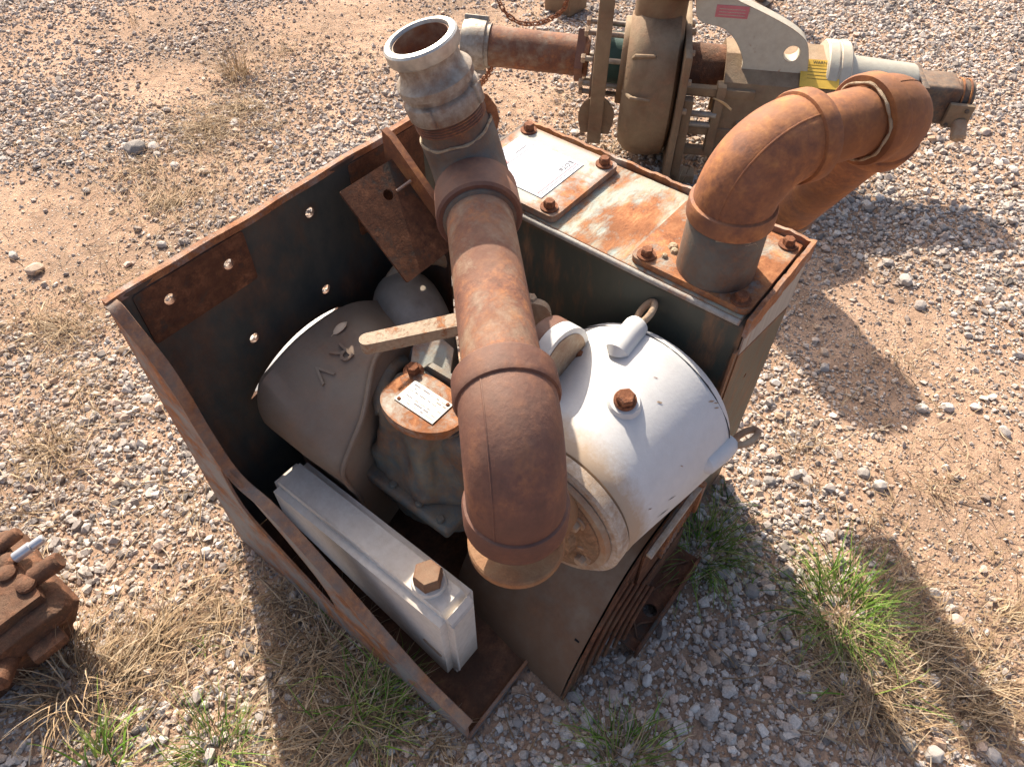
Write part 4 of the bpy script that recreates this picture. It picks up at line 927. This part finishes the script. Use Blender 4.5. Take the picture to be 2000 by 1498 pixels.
# bare patches seen in the photograph: (pixel, radius m, strength)
BARE = [((60, 440), .42, .75), ((680, 40), .55, .95), ((560, 70), .40, .85), ((330, 150), .3, .8), ((300, 40), .35, .6), ((450, 330), .22, .5), ((250, 430), .22, .5), ((620, 200), .2, .45), ((300, 820), .15, .35), ((900, 40), .35, .55), ((1010, 190), .3, .55), ((1720, 640), .32, .75), ((1850, 900), .36, .85), ((1960, 1080), .3, .7), ((1900, 720), .25, .5), ((200, 520), .25, .55), ((40, 800), .2, .4), ((1700, 850), .2, .4), ((330, 1090), .12, .5), ((430, 1210), .15, .4),
        ((100, 560), .25, .5), ((80, 60), .5, .45)]
def bare(xy):
    b = np.zeros(len(xy))
    for (px, py), r, s in BARE:
        c = PZ(px, py); b = np.maximum(b, s * np.exp(-(((xy[:, 0] - c.x) ** 2 + (xy[:, 1] - c.y) ** 2) / (r * r))))
    return b
def stones(xy, size, sink, tilt=.5, TPL=TPL):
    n = len(xy); Rm = rotmats(n, tilt); kinds = RNG.integers(0, len(TPL), n); VV, TT, CC = [], [], []; base = 0
    ci = RNG.choice(len(PAL), n, p=PW_ / PW_.sum()); col = PAL[ci] * RNG.uniform(.80, 1.15, (n, 1)); dk = np.clip(.05 + .42 * bare(xy) + .30 * (vnoise(xy[:, 0], xy[:, 1], 1.7, 21) - .35), .05, .75)[:, None]; col = col * (1 - dk) + np.array([.40, .285, .205]) * dk
    z = hgt(xy[:, 0], xy[:, 1]) + size * sink
    for k in range(len(TPL)):
        idx = np.where(kinds == k)[0]
        if not len(idx): continue
        tv, tt = TPL[k]; nv = len(tv)
        vv = np.einsum('nij,vj->nvi', Rm[idx], tv) * size[idx][:, None, None]
        vv[:, :, 0] += xy[idx, 0][:, None]; vv[:, :, 1] += xy[idx, 1][:, None]; vv[:, :, 2] += z[idx][:, None]
        VV.append(vv.reshape(-1, 3)); TT.append((tt[None] + (np.arange(len(idx)) * nv)[:, None, None] + base).reshape(-1, 3)); CC.append(np.repeat(col[idx], nv, 0)); base += len(idx) * nv
    return np.concatenate(VV), np.concatenate(TT), np.concatenate(CC)
def proj_np(xy):
    P = np.column_stack([xy, np.zeros(len(xy))]) - np.array(CAM); zc = P @ np.array(FWD)
    return 1000 + F * (P @ np.array(RIGHT)) / zc, 749 + F * (P @ np.array(DOWN)) / zc, zc
def scatter(n, lo, hi):
    xy = np.column_stack([RNG.uniform(-1.6, 5.6, n), RNG.uniform(-2.9, 4.6, n)]); px, py, zc = proj_np(xy)
    ok = (zc > .3) & (px > -800) & (px < 2800) & (py > -330) & (py < 2300); far_ = (px < -220) | (px > 2220) | (py < -180) | (py > 1700); return xy[ok & (~far_ | (RNG.random(n) < .15))]
def footprint(xy):     # keep stones out of what stands on the ground
    x, y = xy[:, 0], xy[:, 1]
    a = (x > -.004) & (x < .88) & (y > -.70) & (y < .012); b = (x > .60) & (x < .885) & (y > -.79) & (y < -.14); c = (x > .16) & (x < .61) & (y > -.80) & (y < -.6)
    return ~(a | b | c)
xy = scatter(640000, 0, 0)
dens = .86 + .75 * (vnoise(xy[:, 0], xy[:, 1], 2.3, 5) - .5) + .35 * (vnoise(xy[:, 0], xy[:, 1], 7, 6) - .5) - bare(xy)
keep = (RNG.random(len(xy)) < np.clip(dens, .10, 1) * .95) & footprint(xy); xy = xy[keep]
size = np.clip(np.exp(RNG.normal(np.log(.0062), .48, len(xy))), .0028, .022) * (1 - .40 * np.clip(bare(xy), 0, 1))
xn = scatter(380000, 0, 0); pn_ = proj_np(xn); xn = xn[(pn_[1] > 520) & (RNG.random(len(xn)) < np.clip(1.05 + .5 * (vnoise(xn[:, 0], xn[:, 1], 3, 8) - .5) - 1.15 * bare(xn), .05, 1) * .75) & footprint(xn)]
xy = np.concatenate([xy, xn]); size = np.concatenate([size, np.clip(np.exp(RNG.normal(np.log(.0041), .36, len(xn))), .0022, .0095)])
sm_ = size < .0058; pv = [stones(xy[q], size[q] * (1.12 if T is TPL_S else 1), RNG.uniform(.0, .42, int(q.sum())), .45, T) for q, T in ((~sm_, TPL), (sm_, TPL_S))]
v_ = np.concatenate([pv[0][0], pv[1][0]]); t_ = np.concatenate([pv[0][1], pv[1][1] + len(pv[0][0])]); c_ = np.concatenate([pv[0][2], pv[1][2]])
g_ = link('gravel', big_mesh('gravel', v_, t_, c_, 'stone'), None); g_['kind'] = 'stuff'; g_['label'] = 'loose grey and pinkish crushed gravel covering the dirt'; g_['category'] = 'gravel'
print('gravel stones', len(xy), 'tris', len(t_))

# larger stones one can pick out: (pixel, radius m)
BIG = [(265, 290, .045), (300, 285, .026), (63, 520, .034), (325, 212, .022), (190, 190, .024), (120, 235, .020), (700, 282, .020), (340, 320, .022), (395, 330, .022), (240, 365, .020), (165, 365, .018), (315, 475, .022), (20, 490, .024), (285, 775, .018),
       (1770, 545, .030), (1800, 592, .024), (1615, 480, .020), (1735, 510, .020), (1665, 385, .018), (1805, 790, .020), (1615, 680, .016), (1615, 710, .018), (1470, 850, .018), (1990, 690, .020), (1940, 605, .018), (1910, 790, .018), (1855, 790, .020), (1690, 920, .020),
       (1850, 1165, .020), (1830, 1155, .016), (1470, 1150, .021), (1430, 1120, .014), (1500, 1005, .015), (1455, 985, .012), (1400, 1255, .012), (1470, 1270, .014), (1460, 1300, .015), (1430, 1345, .014), (1360, 1380, .013), (1490, 1240, .013), (1870, 1210, .022), (1720, 945, .022), (1505, 935, .018),
       (400, 1075, .016), (315, 1180, .018), (330, 1170, .014), (420, 1340, .017), (385, 1345, .014), (505, 1395, .018), (520, 1475, .017), (1265, 1325, .016), (1010, 1410, .014), (1200, 1355, .016), (1830, 1470, .022), (1780, 1450, .018), (1945, 1475, .020), (1630, 1430, .014), (180, 805, .016), (135, 830, .018), (1895, 650, .016), (1965, 840, .022), (1980, 330, .024), (1905, 330, .022), (1860, 245, .024), (1925, 255, .026), (1740, 70, .022), (1905, 50, .020)]
meshes = []
for k in range(12):
    tv, tt = hull_templates(1, 20)[0]; me = bpy.data.meshes.new('loose_stone'); me.from_pydata(tv.tolist(), [], tt.tolist()); me.update()
    bm = bmesh.new(); bm.from_mesh(me); bmesh.ops.bevel(bm, geom=list(bm.edges), offset=.05, segments=1, affect='EDGES'); bm.to_mesh(me); bm.free()
    ca = me.color_attributes.new('Col', 'FLOAT_COLOR', 'POINT'); cc = PAL[[0, 2, 3, 1, 6, 0, 4, 2, 5, 0, 1, 3][k]]
    ca.data.foreach_set('color', np.tile(np.array([*cc, 1], np.float32), len(me.vertices))); me.materials.append(M['stone']); meshes.append(me)
for i, (px, py, r) in enumerate(BIG):
    p = PZ(px, py, .004); k = i % 12
    if i == 0: k = 6
    if i == 2: k = 8
    if k in (2, 11) and py < 700: k = 0
    o = link('loose_stone', meshes[k], None); o.location = (p.x, p.y, float(hgt(p.x, p.y)) + r * .30); o.scale = (r, r, r); o.rotation_euler = (random.uniform(-.3, .3), random.uniform(-.3, .3), random.uniform(0, 6.28))
    tag(o, 'larger angular stone lying loose on the gravel', 'stone', 'larger stones loose on the gravel')

# ================================================================== STRAW AND GRASS
def blades(base, head, length, width, bend, droop, cols, seg=4, zlift=None, curl=None):
    """ribbons: base (n,3), heading (n), length, width, bend: start elevation, droop: change of elevation along the blade"""
    n = len(base); hd = np.column_stack([np.cos(head), np.sin(head)]); side = np.column_stack([-np.sin(head), np.cos(head), np.zeros(n)])
    p = base.copy(); el = bend.copy(); az = head.copy(); VV = np.zeros((n, seg + 1, 2, 3)); CC = np.zeros((n, seg + 1, 2, 3))
    for s in range(seg + 1):
        wd = width * (1 - (s / seg) ** 1.6 * .92); side = np.column_stack([-np.sin(az), np.cos(az), np.zeros(n)])
        VV[:, s, 0] = p - side * wd[:, None] / 2; VV[:, s, 1] = p + side * wd[:, None] / 2
        VV[:, s, :, 2] += (.25 * wd * (1 - s / seg))[:, None] * np.array([1, -1])
        CC[:, s, :] = (cols * (.8 + .35 * s / seg))[:, None, :]
        d = np.column_stack([np.cos(el) * np.cos(az), np.cos(el) * np.sin(az), np.sin(el)]); p = p + d * (length / seg)[:, None]
        el = el + droop / seg
        if curl is not None: az = az + curl / seg
        p[:, 2] = np.maximum(p[:, 2], .001)
    i0 = (np.arange(n) * (seg + 1) * 2)[:, None] + (np.arange(seg) * 2)[None]; i0 = i0.ravel()
    T = np.concatenate([np.column_stack([i0, i0 + 1, i0 + 3]), np.column_stack([i0, i0 + 3, i0 + 2])])
    return VV.reshape(-1, 3), T, CC.reshape(-1, 3)
SC = np.array([(.44, .32, .195), (.36, .25, .145), (.52, .40, .265), (.28, .185, .11), (.19, .125, .08), (.58, .47, .33)])
def straw_cols(n, dark=1.0): return SC[RNG.choice(6, n, p=[.25, .22, .18, .16, .11, .08])] * RNG.uniform(.8, 1.15, (n, 1)) * dark
# litter lying flat: (pixel, radius m, count, heading degrees or None)
LIT = [((400, 250), .38, 1900, None), ((330, 400), .30, 1100, 30), ((470, 210), .3, 900, None), ((120, 640), .22, 700, None), ((280, 330), .25, 500, None), ((60, 620), .28, 420, None), ((250, 560), .2, 150, None), ((100, 880), .22, 420, None), ((300, 1260), .22, 900, 20), ((240, 1330), .16, 900, 35), ((420, 1200), .2, 420, None), ((560, 1190), .14, 420, None),
       ((620, 1290), .16, 800, None), ((700, 1400), .16, 900, None), ((590, 1440), .14, 420, None), ((860, 1450), .14, 260, None), ((1650, 1260), .14, 420, None), ((1800, 1250), .18, 700, -50), ((1720, 1370), .16, 520, None), ((1900, 1380), .16, 520, -60), ((1960, 1200), .2, 320, -30), ((1760, 1150), .14, 240, -40),
       ((1550, 880), .25, 160, None), ((1850, 950), .35, 360, None), ((1750, 700), .3, 200, None), ((1700, 1030), .2, 160, None), ((1100, 200), .3, 240, None), ((560, 100), .5, 500, None), ((150, 250), .5, 360, None), ((1250, 1480), .14, 120, None), ((1420, 1060), .1, 90, None), ((850, 60), .5, 360, None), ((700, 130), .4, 260, None), ((1200, 290), .2, 160, None), ((180, 760), .25, 200, None), ((380, 980), .2, 130, None), ((60, 1000), .2, 200, None)]
B, HD = [], []
for (px, py), r, n_, hd in LIT:
    n_ = int(n_ * .48)
    c = PZ(px, py); rr = r * np.abs(RNG.normal(0, .62, n_)); th = RNG.uniform(0, 2 * np.pi, n_)
    B.append(np.column_stack([c.x + rr * np.cos(th), c.y + rr * np.sin(th)])); HD.append(RNG.uniform(0, 2 * np.pi, n_) if hd is None else RNG.normal(math.radians(hd), .6, n_))
ex_ = scatter(3600, 0, 0); B.append(ex_); HD.append(RNG.uniform(0, 6.28, len(ex_)))
B = np.concatenate(B); HD = np.concatenate(HD); ok = footprint(B); B, HD = B[ok], HD[ok]; n_ = len(B)
b3 = np.column_stack([B, hgt(B[:, 0], B[:, 1]) + RNG.uniform(.004, .018, n_)])
v_, t_, c_ = blades(b3, HD, RNG.uniform(.025, .11, n_), RNG.uniform(.0012, .0036, n_), RNG.normal(.12, .16, n_), RNG.normal(-.25, .3, n_), straw_cols(n_), 4, curl=RNG.normal(0, .9, n_))
o = link('straw_litter', big_mesh('straw_litter', v_, t_, c_, 'straw', True), None); o['kind'] = 'stuff'; o['label'] = 'dry straw and dead grass strewn over the gravel'; o['category'] = 'straw'
# tufts: each a plant of its own
GC = np.array([(.13, .25, .032), (.18, .31, .045), (.09, .185, .028), (.26, .34, .075), (.35, .37, .13)])
def tuft(name, px, py, r, n_, L, label, cat, green=1.0, up=1.0, wd=.0026, wind=None, group=None, dry=0.3):
    c = PZ(px, py); rr = r * np.sqrt(RNG.random(n_)) * .55; th = RNG.uniform(0, 2 * np.pi, n_)
    b = np.column_stack([rr * np.cos(th), rr * np.sin(th), np.full(n_, -.004)]); hd = th + RNG.normal(0, .7, n_)
    if wind is not None: hd = np.where(RNG.random(n_) < .6, RNG.normal(wind, .7, n_), hd)
    el = np.clip(RNG.normal(1.05 * up, .32, n_), .1, 1.55); isg = RNG.random(n_) < green
    cols = np.where(isg[:, None], GC[RNG.integers(0, 5, n_)] * RNG.uniform(.8, 1.2, (n_, 1)), straw_cols(n_))
    ln = L * RNG.uniform(.45, 1.1, n_) * np.where(isg, 1, 1.0)
    v_, t_, c_ = blades(b, hd, ln, wd * RNG.uniform(.6, 1.25, n_), el, RNG.normal(-1.25, .5, n_), cols, 6, curl=RNG.normal(0, .5, n_))
    o = link(name, big_mesh(name, v_, t_, c_, 'grass' if green > .5 else 'straw', True), None); o.location = (c.x, c.y, float(hgt(c.x, c.y)) + .004); tag(o, label, cat, group); return o
tuft('grass_tuft', 1365, 1070, .13, 230, .15, 'green grass tuft against the slotted grille end and channel', 'grass', .92, 1.0)
tuft('grass_tuft', 1645, 1195, .15, 260, .16, 'largest bright green grass tuft straddling the shadow edge on gravel', 'grass', .93, .95)
tuft('grass_tuft', 1215, 1485, .11, 150, .13, 'yellowish green tuft in the shaded gravel in front of the shroud', 'grass', .70, 1.1)
tuft('grass_tuft', 735, 1375, .12, 150, .15, 'soft green grass tuft leaning over the front corner of the housing', 'grass', .80, .75, .0026, wind=-.55)
tuft('grass_tuft', 420, 1470, .12, 170, .13, 'sunlit yellow green tuft beside the straw near the rusty casting', 'grass', .75, 1.15)
tuft('grass_tuft', 190, 1500, .09, 40, .13, 'few broad sunlit green blades in front of the rusty casting', 'grass', .95, 1.0, .005)
tuft('grass_tuft', 1480, 1110, .05, 12, .07, 'tiny green sprig in the shaded gravel between two larger tufts', 'grass', .9, .9)
tuft('grass_tuft', 1415, 985, .05, 22, .08, 'small green sprig at the foot of the dark tank', 'grass', .9, .8)
tuft('grass_tuft', 405, 1265, .03, 10, .05, 'lone thin green sprout on sunlit gravel near the side panel', 'grass', .9, 1.2)
tuft('dry_grass_tuft', 462, 145, .10, 170, .19, 'upright tan dry grass clump standing alone on the open gravel', 'dry grass', .0, 1.25, .0024)
tuft('dry_grass_tuft', 140, 1335, .13, 150, .15, 'dense dry grass clump against the rusty casting', 'dry grass', .0, 1.0, .003)
tuft('dry_grass_tuft', 1690, 1320, .16, 230, .14, 'wide tangle of dry grass below the largest green tuft', 'dry grass', .10, .55, .0028)
tuft('dry_grass_tuft', 1905, 1330, .14, 130, .12, 'dry matted grass in the rounded pipe shadow', 'dry grass', .03, .45, .0026)
tuft('dry_grass_tuft', 640, 1270, .15, 260, .13, 'shaded dry grass mat along the side panel', 'dry grass', .04, .35, .0028)
tuft('dry_grass_tuft', 700, 1420, .15, 260, .14, 'shaded pale dry grass mat in front of the housing corner', 'dry grass', .06, .35, .0030)
tuft('dry_grass_tuft', 95, 880, .10, 60, .12, 'thin brown weed stalks on sunlit gravel left of the housing', 'dry grass', .0, .9, .002)
tuft('dry_grass_tuft', 400, 275, .14, 130, .09, 'low flattened straw clump on gravel behind the back wall', 'dry grass', .0, .35, .0022)
tuft('dry_grass_tuft', 262, 45, .07, 24, .15, 'few dark dry stalks near the top of the gravel yard', 'dry grass', .0, 1.2, .0018)
tuft('dry_grass_tuft', 1335, 345, .07, 16, .16, 'sparse dry stalks beside the olive pump foot', 'dry grass', .0, 1.2, .002)
print('objects', len(bpy.data.objects))
